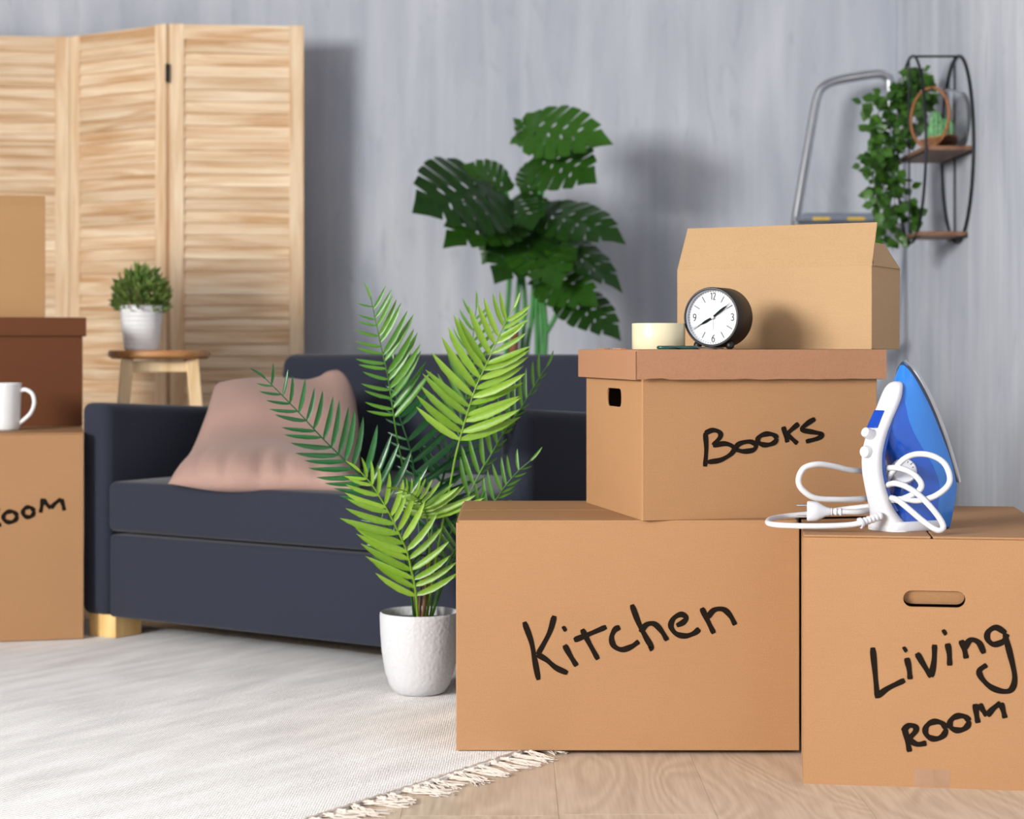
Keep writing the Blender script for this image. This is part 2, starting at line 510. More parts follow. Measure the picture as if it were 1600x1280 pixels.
# window frames (outside the picture, one holds the daylight, the rear one is added for the fill)
def window_frame(name, M, w, h, n):
    m = MB(); t = .05
    m.box(0, w, 0, .06, 0, t, M); m.box(0, w, 0, .06, h-t, h, M)
    for i in range(n+1):
        x = i*(w-t)/n
        m.box(x, x+t, 0, .06, t, h-t, M)
    return struct(m.build(name, M_CEIL, smooth=0))
window_frame('window_1', Matrix(((0,-1,0,WL-.02),(1,0,0,WF-.1+1.20),(0,0,1,1.30),(0,0,0,1))), 3.0, 1.36, 3)
window_frame('fill_window', Matrix(((1,0,0,WL+1.48),(0,1,0,WF-.09),(0,0,1,.83),(0,0,0,1))), 3.04, 1.54, 3)

# floor: slab below, planks proud of it
mb = MB(); mb.box(WL, WR, WF, WB, -.05, -.010)
floor = struct(mb.build('floor', M_SUBFLOOR, smooth=0))
pw, pl = .2395, 1.38
mb = MB(); mb.box(.00025, pw-.00025, .00025, pl-.00025, -.0095, 0)
pk = mb.build('plank', M_FLOOR, floor, smooth=0, bevel=.0003, seg=1)
pm = pk.data
k = 0
nx = int((WR-WL)/pw)
rnd = random.Random(4)
for i in range(nx):
    x0 = WL+.06+i*pw
    y = 1.0-rnd.random()*pl*.9
    while y < WB-.02:
        y1 = min(y+pl, WB)
        if k == 0: o = pk
        else:
            o = bpy.data.objects.new('plank', pm); COL.objects.link(o); o.parent = floor
            b = o.modifiers.new('edge', 'BEVEL'); b.width = .0003; b.segments = 1
        k += 1
        o.location = (x0, y, 0); o.scale = (1, (y1-y)/pl, 1)
        y += pl

# ---------------------------------------------------------------- rug
RUG_O = Vector((-.286, 2.738, 0)); RUG_A = math.atan2(.819, .573)
rug = thing('fringed_rug', 'off-white woven flat rug with a knotted fringe lying on the wood floor', 'rug', RUG_O, RUG_A)
ru0, ru1, rv1, rth = -1.3, 1.17, 3.0, .006
nu, nv = 60, 70
mb = MB(); vs = []; fs = []
for i in range(nu+1):
    for j in range(nv+1):
        u = ru0+(ru1-ru0)*i/nu; v = rv1*j/nv
        z = rth+.0008*noise.noise(Vector((u*9, v*9, 0)))+.0005*noise.noise(Vector((u*30, v*30, 3)))
        if j == 0: v += .004*math.sin(u*140)
        if i == nu: u += .008*noise.noise(Vector((v*25, 0, 7)))
        vs.append((u, v, max(.003, z)))
for i in range(nu):
    for j in range(nv):
        a = i*(nv+1)+j
        fs.append((a, a+nv+1, a+nv+2, a+1))
n0 = len(vs)
ring = [i*(nv+1) for i in range(nu+1)]+[nu*(nv+1)+j for j in range(1, nv+1)]+[i*(nv+1)+nv for i in range(nu-1, -1, -1)]+[j for j in range(nv-1, 0, -1)]
for idx in ring: vs.append((vs[idx][0], vs[idx][1], .0004))
for q in range(len(ring)):
    r = (q+1) % len(ring)
    fs.append((ring[q], n0+q, n0+r, ring[r]))
mb.add(vs, fs); mb.build('weave', M_RUG, rug, smooth=60)
def tassel_mesh(seed):
    r = random.Random(seed); m = MB()
    L = .062+.02*r.random(); bend = r.uniform(-.022, .022)
    for s in range(13):
        ox = r.uniform(-.0075, .0075); sp = r.uniform(-.016, .016); l = L*r.uniform(.75, 1.05)
        path = []
        for q in range(6):
            t = q/5
            x = ox*(1-.5*math.sin(math.pi*min(1, t*2.4)))+bend*t*t+sp*t*t+.003*math.sin(t*7+s)
            z = .0045+.0022*math.sin(s*1.7+t*4)-.0014*t
            path.append((x, -l*t+.004, max(.0014, z)))
        m.tube(path, [.0009, .0010, .0009, .0009, .0009, .0006], 5)
    m.lathe([(.0001, -.004), (.0042, -.002), (.0046, .001), (.003, .0035), (.0001, .0045)], 8, Matrix.Translation((0, -.012, .0046)))
    return m.build('tassel', M_TASSEL, rug, smooth=60)
TM = [tassel_mesh(i) for i in range(6)]
u = -.62; k = 0
rt = random.Random(2)
while u < 1.15:
    if k < 6: o = TM[k]
    else: o = bpy.data.objects.new('tassel', TM[rt.randrange(6)].data); COL.objects.link(o); o.parent = rug
    o.location = (u, 0, 0); o.rotation_euler = (0, 0, rt.uniform(-.45, .45))
    if k >= 6 and rt.random() < .5: o.scale = (-1, 1, 1)
    k += 1; u += .031*rt.uniform(.8, 1.25)
def knot_edge():
    m = MB()
    path = [(ru0+.01+i*.01, .004+.0016*math.sin(i*1.9), .0065+.0010*math.sin(i*2.7)) for i in range(int((ru1-ru0-.02)/.01))]
    m.tube(path, .0022, 6)
    return m.build('edge_binding', M_TASSEL, rug, smooth=60)
knot_edge()

# ---------------------------------------------------------------- cardboard boxes
def rect(x0, x1, z0, z1): return [(x0,z0),(x1,z0),(x1,z1),(x0,z1)]
def stadium(cx, cz, w, h, r=None, n=8):
    r = h/2 if r is None else r
    pts = []
    for (sx, sz, a0) in ((1,-1,-90),(1,1,0),(-1,1,90),(-1,-1,180)):
        for i in range(n+1):
            a = math.radians(a0+90*i/n)
            pts.append((cx+sx*(w/2-r)+r*math.cos(a), cz+sz*(h/2-r)+r*math.sin(a)))
    return pts
def box_body(root, w, d, h, th, mat, front_hole=None, left_hole=None, z0=0.0):
    """hollow box, front-left-bottom corner at the local origin, x right, y back"""
    m = MB()
    Fm = Matrix(((1,0,0,0),(0,0,1,0),(0,1,0,0),(0,0,0,1)))         # plate xy -> x,z ; thickness -> +y
    m.plate(rect(0, w, z0, h), [front_hole] if front_hole else [], th, Fm)
    Bm = Matrix.Translation((0, d-th, 0)) @ Fm
    m.plate(rect(0, w, z0, h), [], th, Bm)
    Lm = Matrix(((0,0,1,0),(1,0,0,0),(0,1,0,0),(0,0,0,1)))         # plate xy -> y,z ; thickness -> +x
    m.plate(rect(th, d-th, z0, h), [left_hole] if left_hole else [], th, Lm)
    m.plate(rect(th, d-th, z0, h), [], th, Matrix.Translation((w-th, 0, 0)) @ Lm)
    m.box(th, w-th, th, d-th, z0, z0+th)
    return m.build('body', mat, root, smooth=0, bevel=.0012, seg=2)

def strokes(root, rows, tf, p0, n, width, name='handwriting', th=.0004):
    """rows: list of (points, closed) in zoomed picture units; tf maps to frame pixels; drawn on the box face"""
    m = MB(); Mi = root.matrix_basis.inverted()
    nn = Vector(n).normalized()
    for ri_, row in enumerate(rows):
        closed = False; ww = width*1.08
        if isinstance(row, tuple): row, closed = row
        P = [Vector((a, b, 0)) for a, b in row]
        P = catmull(P, 6, closed)
        if closed: P.append(P[0].copy())
        Q = [on_plane(*tf(p.x, p.y), p0, nn)+nn*(.0002+.00012*(ri_ % 5)) for p in P]
        Q = [Mi @ q for q in Q]
        nl = (Mi.to_3x3() @ nn)
        k = len(Q)
        ws = []
        for i in range(k):
            s = ww*(1+.13*math.sin(i*.55+k))
            if i in (0, k-1): s *= .72
            ws.append(s)
        m.ribbon(Q, ws, th, None, None, nl)
    return m.build(name, M_INK, root, smooth=0)
def ell(cx, cy, rx, ry, rot=0, n=9):
    r = math.radians(rot)
    return ([(cx+rx*math.cos(a)*math.cos(r)-ry*math.sin(a)*math.sin(r), cy+rx*math.cos(a)*math.sin(r)+ry*math.sin(a)*math.cos(r))
             for a in [2*math.pi*i/n for i in range(n)]], True)

TH = .004
# --- kitchen box
KX, KY, KZ = -.0975, 3.172, .0075
KH = .4015
kit = thing('moving_box', 'large closed cardboard box marked Kitchen, standing half on the rug', 'box', (KX, KY, KZ))
kit.matrix_basis = Matrix.Translation((KX, KY, KZ))
box_body(kit, .5985, .41, KH-TH, TH, M_KRAFT)
for a, b in ((0, .2035), (.2065, .41)):
    m = MB(); m.box(.0035, .595, a+.0001, b-.0006, KH-TH-.0016, KH)
    m.build('top_flap', M_KRAFT, kit, smooth=0, bevel=.0015, seg=2)
tfK = lambda x, y: (700+.35*x, 900+.35*y)
strokes(kit, [
    [(340,205),(372,295),(388,380),(404,465)],
    [(475,178),(452,255),(400,352)], [(398,350),(440,375),(482,410),(534,434)],
    [(520,308),(545,355),(574,402)], [(512,240),(527,231)],
    [(598,238),(630,300),(670,373)], [(562,287),(620,264),(707,227)],
    [(768,229),(745,240),(730,275),(740,312),(775,329),(818,316),(852,292)],
    [(820,128),(850,208),(882,272),(908,318),(897,327)], [(858,252),(885,218),(920,214),(952,245),(978,288)],
    [(1020,222),(1050,207),(1064,186),(1040,172),(1007,190),(995,225),(1018,258),(1060,268),(1098,256),(1123,236)],
    [(1132,143),(1158,198),(1187,257)], [(1158,186),(1188,152),(1230,150),(1260,178),(1282,219)],
], tfK, (KX, KY, 0), (0, -1, 0), .0086)

# --- living room box (same size of box, turned end on)
LA = math.radians(-8.2)
LO = Vector((.4742, 2.962, 0))
LH = .405
liv = thing('moving_box', 'large cardboard box marked Living ROOM with an oval hand hole, below the blue iron', 'box', LO, LA)
liv.matrix_basis = Matrix.Translation(LO) @ Matrix.Rotation(LA, 4, 'Z')
LW, LD = .41, .60
box_body(liv, LW, LD, LH-TH, TH, M_KRAFT, front_hole=stadium(.2085, LH-.1005, .098, .0265))
for a, b in ((.0005, .2035), (.2065, LW-.0005)):
    m = MB(); m.box(a, b, .003, LD-.003, LH-TH, LH)
    m.build('top_flap', M_KRAFT, liv, smooth=0, bevel=.0015, seg=2)
m = MB()
Fm = Matrix(((1,0,0,0),(0,0,1,0),(0,1,0,0),(0,0,0,1)))
m.plate(stadium(0, -.013, .0965, .026), [], TH, Matrix.Translation((.2085, .0050, LH-.0870)) @ Matrix.Rotation(math.radians(24), 4, 'X') @ Fm)
m.build('hand_hole_flap', M_KRAFT, liv, smooth=0)
m = MB(); m.box(.177, .233, -.0004, .0, .002, .030); m.box(.177, .233, -.0004, .05, -.0001, .0003)
m.build('tape_strip', M_TAPE, liv, smooth=0)
tfL = lambda x, y: (1230+.37487*x, 800+.37487*y)
nL = Vector((math.sin(LA), -math.cos(LA), 0))
strokes(liv, [
    [(356,565),(366,670),(376,777)], [(375,769),(420,735),(490,701)],
    [(498,608),(508,655),(512,698)], [(484,577),(498,569)],
    [(540,588),(570,640),(600,688)], [(600,688),(612,620),(614,553)],
    [(668,548),(675,590),(677,641)], [(648,506),(663,497)],
    [(724,535),(738,572),(746,611)], [(736,572),(763,534),(798,545),(820,590)],
    [(912,505),(870,482),(838,500),(835,530),(860,552),(900,540),(918,508)],
    [(905,505),(928,590),(948,685),(936,738),(900,748),(850,731),(812,695),(801,662),(832,637)],
    [(489,905),(500,950),(510,1000)], [(481,915),(505,891),(533,895),(534,915),(505,946)], [(503,946),(540,968),(580,963)],
    ell(618, 910, 43, 36, -8), ell(717, 880, 40, 30, -12),
    [(784,800),(788,840),(795,880)], [(800,800),(815,826),(832,849)], [(832,849),(860,818),(890,796)], [(890,796),(900,828),(908,860)],
], tfL, LO, nL, .0084)

# --- books box with lid
BA = math.radians(12.3)
BO = Vector((.2265, 3.160, KZ+KH))
bk = thing('archive_box', 'cardboard box with a separate lid marked BooKS, on top of the Kitchen box', 'box', BO, BA)
bk.matrix_basis = Matrix.Translation(BO) @ Matrix.Rotation(BA, 4, 'Z')
BW, BD, BH = .436, .385, .292
box_body(bk, BW, BD, BH, TH, M_KRAFT, left_hole=stadium(.185, .210, .098, .033, .013, 5))
m = MB(); o_ = .0125
zt = H-.0003-BO.z; zb = H-.0525-BO.z
m.box(-o_, BW+o_, -o_, BD+o_, zt-TH, zt)
lid = m.build('lid', M_KRAFT_LID, bk, smooth=0, bevel=.0012)
# skirt panels of the lid, the front one slightly wavy at its lower edge
m = MB(); n = 40
ring = []
outer = []
for i in range(n+1):
    x = -o_+(BW+2*o_)*i/n
    outer.append((x, zb+.0016*noise.noise(Vector((x*30, 0, 1)))+(.0022 if 2 <= i <= 4 else 0)))
outer += [(BW+o_, zt-.001), (-o_, zt-.001)]
Fm = Matrix(((1,0,0,0),(0,0,1,0),(0,1,0,0),(0,0,0,1)))
m.plate(outer, [], TH, Matrix.Translation((0, -o_-.0008, 0)) @ Fm)
m.build('lid_front_skirt', M_KRAFT_LID, lid, smooth=0)
m = MB(); m.box(-o_, BW+o_, BD+o_-TH, BD+o_, zb, zt-.001)
m.build('lid_back_skirt', M_KRAFT_LID, lid, smooth=0, bevel=.001)
for x in (-o_-.001, BW+o_-TH+.001):
    m = MB(); m.box(x, x+TH, -o_+.0130, BD+o_-.001, zb-.001, zt-.0005)
    m.build('lid_side_skirt', M_KRAFT_LID, lid, smooth=0, bevel=.001)
for y in (.10, .21):
    m = MB(); m.box(-o_+.001, -o_+.012, y, y+.055, zt-.001, zt+.0028)
    m.build('lid_tab', M_KRAFT_LID, lid, smooth=0, bevel=.0008)
tfB = lambda x, y: (880+.390625*x, 330+.390625*y)
nB = Vector((math.sin(BA), -math.cos(BA), 0))
strokes(bk, [
    [(568,886),(572,950),(567,1022)], [(566,888),(600,876),(626,886),(626,906),(598,937)],
    [(598,938),(648,930),(682,946),(672,970),(630,995),(578,1004)],
    [(684,951),(705,930),(745,922),(770,935),(760,955),(720,961),(688,953)],
    ell(815, 913, 38, 22, -6),
    [(880,862),(888,893),(897,925)], [(942,850),(915,872),(892,894)], [(892,894),(912,908),(936,930)],
    [(1007,830),(975,850),(954,874),(1000,884),(1033,892),(1020,908),(970,922)],
], tfB, BO, nB, .0078)

# --- small open box
SA = math.radians(-28)
SO = Vector((.3125, 3.445, H))
sm = thing('open_box', 'small pale cardboard box with raised flaps, standing on the BooKS box lid', 'box', SO, SA)
sm.matrix_basis = Matrix.Translation(SO) @ Matrix.Rotation(SA, 4, 'Z')
SW, SD, SH = .378, .178, .1515
box_body(sm, SW, SD, SH, .003, M_KRAFT_PALE)
def flap(name, pts, a, e, out, lean, z, mat, parent, th=.003):
    """flap hinged along the edge a -> a+e, rising and leaning along out"""
    e = Vector(e); ex = e.normalized(); up = (Vector((0,0,1))*math.cos(lean)+Vector(out)*math.sin(lean)).normalized()
    nn = ex.cross(up)
    M = Matrix.Identity(4)
    for i in range(3): M[i][0] = ex[i]; M[i][1] = up[i]; M[i][2] = nn[i]; M[i][3] = Vector(a)[i]
    m = MB(); m.plate(pts, [], th, M)
    return m.build(name, mat, parent, smooth=0, bevel=.0008)
flap('long_flap', [(0,0),(SW,0),(SW-.001,.088),(.0065,.088)], (0, .0033, SH-.0022), (1,0,0), (0,1,0), math.radians(24), SH, M_KRAFT_PALE, sm)
flap('long_flap', [(0,0),(SW,0),(SW-.004,.088),(.004,.088)], (0, SD, SH), (1,0,0), (0,1,0), math.radians(174), SH, M_KRAFT_PALE, sm)
flap('short_flap', [(.006,0),(SD-.004,0),(SD-.065,.046),(.03,.046)], (SW, 0, SH-.0015), (0,1,0), (-1,0,0), math.radians(16), SH, M_KRAFT_PALE, sm)
flap('short_flap', [(.006,0),(SD-.006,0),(SD-.03,.05),(.03,.05)], (.003, 0, SH), (0,1,0), (1,0,0), math.radians(70), SH, M_KRAFT_PALE, sm)

# --- boxes at the left
GA = math.radians(13.6)
gl = thing('moving_box', 'tall cardboard box with handwriting ending in ROOM, beside the left sofa arm', 'box')
GW, GD, GH = .42, .62, .498
Rz = Matrix.Rotation(GA, 4, 'Z')
corner = W(130.5, 1003, .707*F/(1003-HY))           # front right bottom corner
GO = corner-(Rz @ Vector((GW, 0, 0))); GO.z = .0075
gl.matrix_basis = Matrix.Translation(GO) @ Rz
box_body(gl, GW, GD, GH-TH, TH, M_KRAFT)
for a, b in ((.0005, .2085), (.2115, GW-.0005)):
    m = MB(); m.box(a, b, .003, GD-.003, GH-TH, GH)
    m.build('top_flap', M_KRAFT, gl, smooth=0, bevel=.0015, seg=2)
tfG = lambda x, y: (.3515*x, 400+.3515*y)
nG = Vector((math.sin(GA), -math.cos(GA), 0))
strokes(gl, [
    [(-66,1125),(-58,1175),(-48,1230)], [(-72,1135),(-45,1108),(-14,1118),(-16,1145),(-50,1180)], [(-50,1180),(-20,1198),(6,1194)],
    ell(45, 1160, 30, 24, -8), ell(126, 1139, 24, 22, -10),
    [(190,1078),(186,1110),(180,1142)], [(192,1082),(208,1104),(226,1122)], [(226,1122),(245,1100),(272,1080)], [(272,1080),(280,1106),(286,1132)],
], tfG, corner, nG, .0092)

# brown lidded box on it
br = thing('archive_box', 'dark brown lidded box on the tall ROOM box, behind the white mug', 'box')
BRA = math.radians(13.6); Rz = Matrix.Rotation(BRA, 4, 'Z')
bw_, bd_, bz = .42, .26, GO.z+GH
bc = W(129, 668, 4.80); bc.z = bz
bo = bc-(Rz @ Vector((bw_, 0, 0)))
br.matrix_basis = Matrix.Translation(bo) @ Rz
box_body(br, bw_, bd_, .270, TH, M_KRAFT_BROWN)
m = MB(); m.box(-.009, bw_+.009, -.009, bd_+.009, .2815, .2855)
lid2 = m.build('lid', M_KRAFT_BROWN, br, smooth=0, bevel=.0012)
m = MB(); m.box(-.009, bw_+.009, -.0098, -.0055, .237, .285)
m.build('lid_front_skirt', M_KRAFT_BROWN, lid2, smooth=0, bevel=.001)
m = MB(); m.box(-.009, bw_+.009, bd_+.0055, bd_+.0098, .237, .285)
m.build('lid_back_skirt', M_KRAFT_BROWN, lid2, smooth=0, bevel=.001)
for x in (-.0095, bw_+.0055):
    m = MB(); m.box(x, x+.004, -.005, bd_+.005, .237, .285)
    m.build('lid_side_skirt', M_KRAFT_BROWN, lid2, smooth=0, bevel=.001)

# tan box on the brown one
tb = thing('cardboard_box', 'plain tan cardboard box on top of the dark brown lidded box', 'box')
tz = bz+.2856
tc_ = W(70.5, 495, 4.83); tc_.z = tz
tw, td, thh = .40, .22, .2965
Rz = Matrix.Rotation(math.radians(15), 4, 'Z')
to = tc_-(Rz @ Vector((tw, 0, 0)))
tb.matrix_basis = Matrix.Translation(to) @ Rz
box_body(tb, tw, td, thh-.0, .004, M_KRAFT_TAN)
flap('long_flap', [(0,0),(tw,0),(tw,.03),(0,.03)], (0, .0055, thh-.0015), (1,0,0), (0,1,0), math.radians(22), 0, M_KRAFT_TAN, tb, .004)
m = MB(); m.box(.004, tw-.004, .012, td-.004, thh-.006, thh-.002)
m.build('top_flap', M_KRAFT_TAN, tb, smooth=0, bevel=.001)

# ---------------------------------------------------------------- sofa
SFA = math.atan2(-.548, .836)
sofa = thing('sofa', 'small dark navy-grey fabric sofa with pale wooden block feet', 'sofa', (-1.047, 4.452, .006), SFA)
def soft_box(name, x0, x1, y0, y1, z0, z1, bev, seg=4, mod=None, nsub=0):
    bm = bmesh.new()
    bmesh.ops.create_cube(bm, size=1)
    for v in bm.verts:
        v.co.x = x0+(x1-x0)*(v.co.x+.5); v.co.y = y0+(y1-y0)*(v.co.y+.5); v.co.z = z0+(z1-z0)*(v.co.z+.5)
    bmesh.ops.bevel(bm, geom=bm.edges[:], offset=bev, segments=seg, profile=.5, affect='EDGES')
    if nsub:
        bmesh.ops.subdivide_edges(bm, edges=[e for e in bm.edges if e.calc_length() > .12], cuts=nsub, use_grid_fill=True)
    if mod:
        for v in bm.verts: v.co = mod(v.co.copy())
    me = bpy.data.meshes.new(name); bm.to_mesh(me); bm.free()
    for p in me.polygons: p.use_smooth = True
    me.materials.append(M_SOFA)
    o = bpy.data.objects.new(name, me); COL.objects.link(o); o.parent = sofa
    return o
SL = 1.292; AW = .078; Z0 = .052
def arm_slope(p):
    if p.z > .4: p.z -= .05*max(0, p.y)*(p.z-.4)/.17
    return p
soft_box('armrest', -.016, AW, 0, .76, Z0, .572, .024, 5, arm_slope)
soft_box('armrest', SL-AW, SL, 0, .76, Z0, .578, .028, 5, arm_slope)
soft_box('seat_base', AW+.001, SL-AW-.001, .004, .76, Z0, .252, .010, 3)
def puff(p):
    x = (p.x-AW)/(SL-2*AW)
    if p.z > .3: p.z += .006*math.sin(math.pi*max(0, min(1, x)))*math.sin(math.pi*max(0, min(1, p.y/.7)))
    return p
soft_box('seat_cushion', AW+.002, SL-AW-.002, -.003, .70, .260, .381, .018, 4, puff, 6)
def lean(p):
    p.y += .10*max(0, (p.z-.3))/.4
    return p
soft_box('backrest', .0, SL, .64, .80, Z0+.02, .688, .030, 5, lean)
for (x, y) in ((.004, .012), (SL-.094, .012), (.004, .70), (SL-.094, .70)):
    m = MB(); m.box(x, x+.09, y, y+.09, 0, Z0+.004)
    m.build('leg', M_LEG, sofa, smooth=0, bevel=.003)

# pillow : patch between four corners, puffed
pil = MB()
def pillow_mesh():
    n = 48
    def curve(pts):
        P = catmull([W(*p) for p in pts], 10); acc = [0]
        for a, b in zip(P, P[1:]): acc.append(acc[-1]+(b-a).length)
        def f(t):
            d = max(0, min(1, t))*acc[-1]
            for k in range(1, len(P)):
                if acc[k] >= d-1e-9: return P[k-1].lerp(P[k], (d-acc[k-1])/max(1e-9, acc[k]-acc[k-1]))
            return P[-1]
        return f
    zs = .393
    def seat(px, py): p = on_plane(px, py, (0, 0, zs), Vector((0, 0, 1))); return (px, py, p.y)
    BLp = seat(262, 756); BRp = seat(562, 768)
    bot = curve([BLp, seat(340, 761), seat(420, 762), seat(500, 764), BRp])
    lef = curve([BLp, (296, 718, 4.47), (320, 660, 4.55), (331, 618, 4.62), (338, 598, 4.66)])
    top = curve([(338, 598, 4.66), (390, 597, 4.69), (440, 597, 4.70), (474, 599, 4.70), (494, 592, 4.70), (510, 581, 4.705), (526, 577, 4.71)])
    rig = curve([BRp, (562, 720, 4.40), (560, 660, 4.55), (552, 612, 4.66), (540, 586, 4.70), (526, 577, 4.71)])
    BL, BRt, TL, TR = bot(0), bot(1), top(0), top(1)
    ctr = (BL+BRt+TL+TR)/4
    nrm = (BRt-BL).cross(TL-BL).normalized()
    if nrm.y > 0: nrm = -nrm
    fr = []; bk_ = []
    for j in range(n+1):
        for i in range(n+1):
            s = i/n; t = j/n; a = 2*s-1; b = 2*t-1
            p = (1-t)*bot(s)+t*top(s)+(1-s)*lef(t)+s*rig(t)-((1-s)*(1-t)*BL+s*(1-t)*BRt+(1-s)*t*TL+s*t*TR)
            th = max(0, (1-abs(a)**2.4)*(1-abs(b)**(2.4 if b > 0 else 4.5)))**.6*.082
            wr = 0
            for ca, wd, dp, up_ in ((-.62, .07, .010, .75), (-.30, .05, .012, .55), (.02, .055, .014, .70), (.24, .045, .012, .50), (.55, .06, .010, .6)):
                k = max(0, 1-(b+1)/up_)
                wr -= dp*k*math.exp(-((a-ca-.10*(b+1))/wd)**2)*(1-abs(b)**20)
            ea = max(0, a-.45)*max(0, b-.2)      # dent below the raised upper corner
            wr -= .16*ea*(1-b)*(1-abs(a)**6)
            wr += .005*noise.noise(Vector((a*2.5, b*2.5, 1)))*(1-a**4)*(1-b**4)
            fr.append(p+nrm*(th+wr)); bk_.append(p-nrm*(th*.5))
    vs = fr+bk_; N = len(fr); fs = []
    for j in range(n):
        for i in range(n):
            q = j*(n+1)+i
            fs.append((q, q+1, q+n+2, q+n+1)); fs.append((N+q, N+q+n+1, N+q+n+2, N+q+1))
    edge = [i for i in range(n+1)]+[j*(n+1)+n for j in range(1, n+1)]+[n*(n+1)+i for i in range(n-1, -1, -1)]+[j*(n+1) for j in range(n-1, 0, -1)]
    for q in range(len(edge)):
        r = edge[(q+1) % len(edge)]
        fs.append((edge[q], N+edge[q], N+r, r))
    return vs, fs, ctr
vs, fs, pc = pillow_mesh()
zmin = min(v.z for v in vs)
m = MB(); m.add([v-pc for v in vs], fs)
pl_o = m.build('throw_pillow', M_PILLOW, loc=pc, smooth=80)
bm = bmesh.new(); bm.from_mesh(pl_o.data); bmesh.ops.remove_doubles(bm, verts=bm.verts[:], dist=.0004); bm.to_mesh(pl_o.data); bm.free()
tag(pl_o, 'mauve fabric throw pillow leaning in the corner of the dark sofa', 'pillow')

# ---------------------------------------------------------------- folding screen
scr = thing('folding_screen', 'tall slatted pine folding screen standing against the grey wall', 'room divider', (-1.095, 5.80, 0))
ST = .020; SHT = 1.745
def slat_mesh(w):
    m = MB()
    m.box(-w/2, w/2, -.0035, .0035, -.0255, .0255)
    return m
def screen_panel(a, b, first):
    a = Vector(a); b = Vector(b); L = (b-a).length
    ang = math.atan2((b-a).y, (b-a).x)
    M = Matrix.Translation(a-Vector((-1.095, 5.80, 0))) @ Matrix.Rotation(ang, 4, 'Z')
    sw = .046; g = .004
    m = MB(); m.box(g, g+sw, -ST/2, ST/2, .0, SHT)
    pn = m.build('screen_panel', M_PINE_V, scr, smooth=0, bevel=.002); pn.matrix_local = M
    m = MB(); m.box(L-g-sw, L-g, -ST/2, ST/2, .0, SHT); m.build('stile', M_PINE_V, pn, smooth=0, bevel=.002)
    for z in (.05, .882, SHT-.052):
        hgt = .05 if z > 1 else .045
        m = MB(); m.box(g+sw, L-g-sw, -ST/2+.001, ST/2-.001, z, z+hgt); m.build('rail', M_PINE, pn, smooth=0, bevel=.0015)
    w = L-2*g-2*sw
    pitch = .0385
    sl = None
    for z0, z1 in ((.11, .872), (.942, SHT-.068)):
        nn = int((z1-z0)/pitch)
        for i in range(nn+1):
            z = z0+(z1-z0)*i/nn
            Ms = Matrix.Translation((L/2, .0, z)) @ Matrix.Rotation(math.radians(-13), 4, 'X')
            if sl is None:
                sl = slat_mesh(w).build('slat', M_PINE, pn, smooth=0); sl.matrix_local = Ms
            else: inst(sl.data, 'slat', pn, Ms)
    return pn
P0 = (-1.900, 5.985, .0); P1 = (-1.466, 6.045, 0); P2 = (-1.095, 5.80, 0); P3 = (-.664, 5.84, 0)
screen_panel(P0, P1, True); screen_panel(P1, P2, False); screen_panel(P2, P3, False)
for z in (.35, 1.585):
    m = MB(); m.box(-.006, .006, -.022, -.008, z-.028, z+.028)
    m.tube([(0, -.022, z-.03), (0, -.022, z+.03)], .004, 8)
    h_ = m.build('hinge', M_HINGE, scr, smooth=30)

# ---------------------------------------------------------------- stool and its plant
stp = W(249, 548, 5.12); STX, STY = stp.x, 5.12
stool = thing('wooden_stool', 'small round wooden stool with splayed pale legs, behind the sofa arm', 'stool', (STX, STY, 0), math.radians(12))
zt_ = .704
stool.scale = (.957, .957, 1)
m = MB(); m.lathe([(.001, zt_-.024), (.136, zt_-.024), (.147, zt_-.017), (.149, zt_-.008), (.145, zt_), (.001, zt_)], 48)
m.build('seat', M_STOOL, stool, smooth=40)
feet = []
for (sx, sy) in ((-1,-1),(1,-1),(1,1),(-1,1)):
    m = MB(); m.bar((sx*.092, sy*.075, zt_-.024), (sx*.155, sy*.13, 0.0), .036, .032)
    m.build('leg', M_STOOL_LEG, stool, smooth=0, bevel=.003)
for sy in (-1, 1):
    m = MB(); m.bar((-.085, sy*.076, zt_-.045), (.085, sy*.076, zt_-.045), .030, .02, Vector((0,1,0)))
    m.build('apron', M_STOOL_LEG, stool, smooth=0, bevel=.002)
for sx in (-1, 1):
    m = MB(); m.bar((sx*.094, -.07, zt_-.045), (sx*.094, .07, zt_-.045), .02, .03, Vector((0,0,1)))
    m.build('apron', M_STOOL_LEG, stool, smooth=0, bevel=.002)
    m = MB(); m.bar((sx*.135, -.115, .22), (sx*.135, .115, .22), .02, .02, Vector((0,0,1)))
    m.build('stretcher', M_STOOL_LEG, stool, smooth=0, bevel=.002)

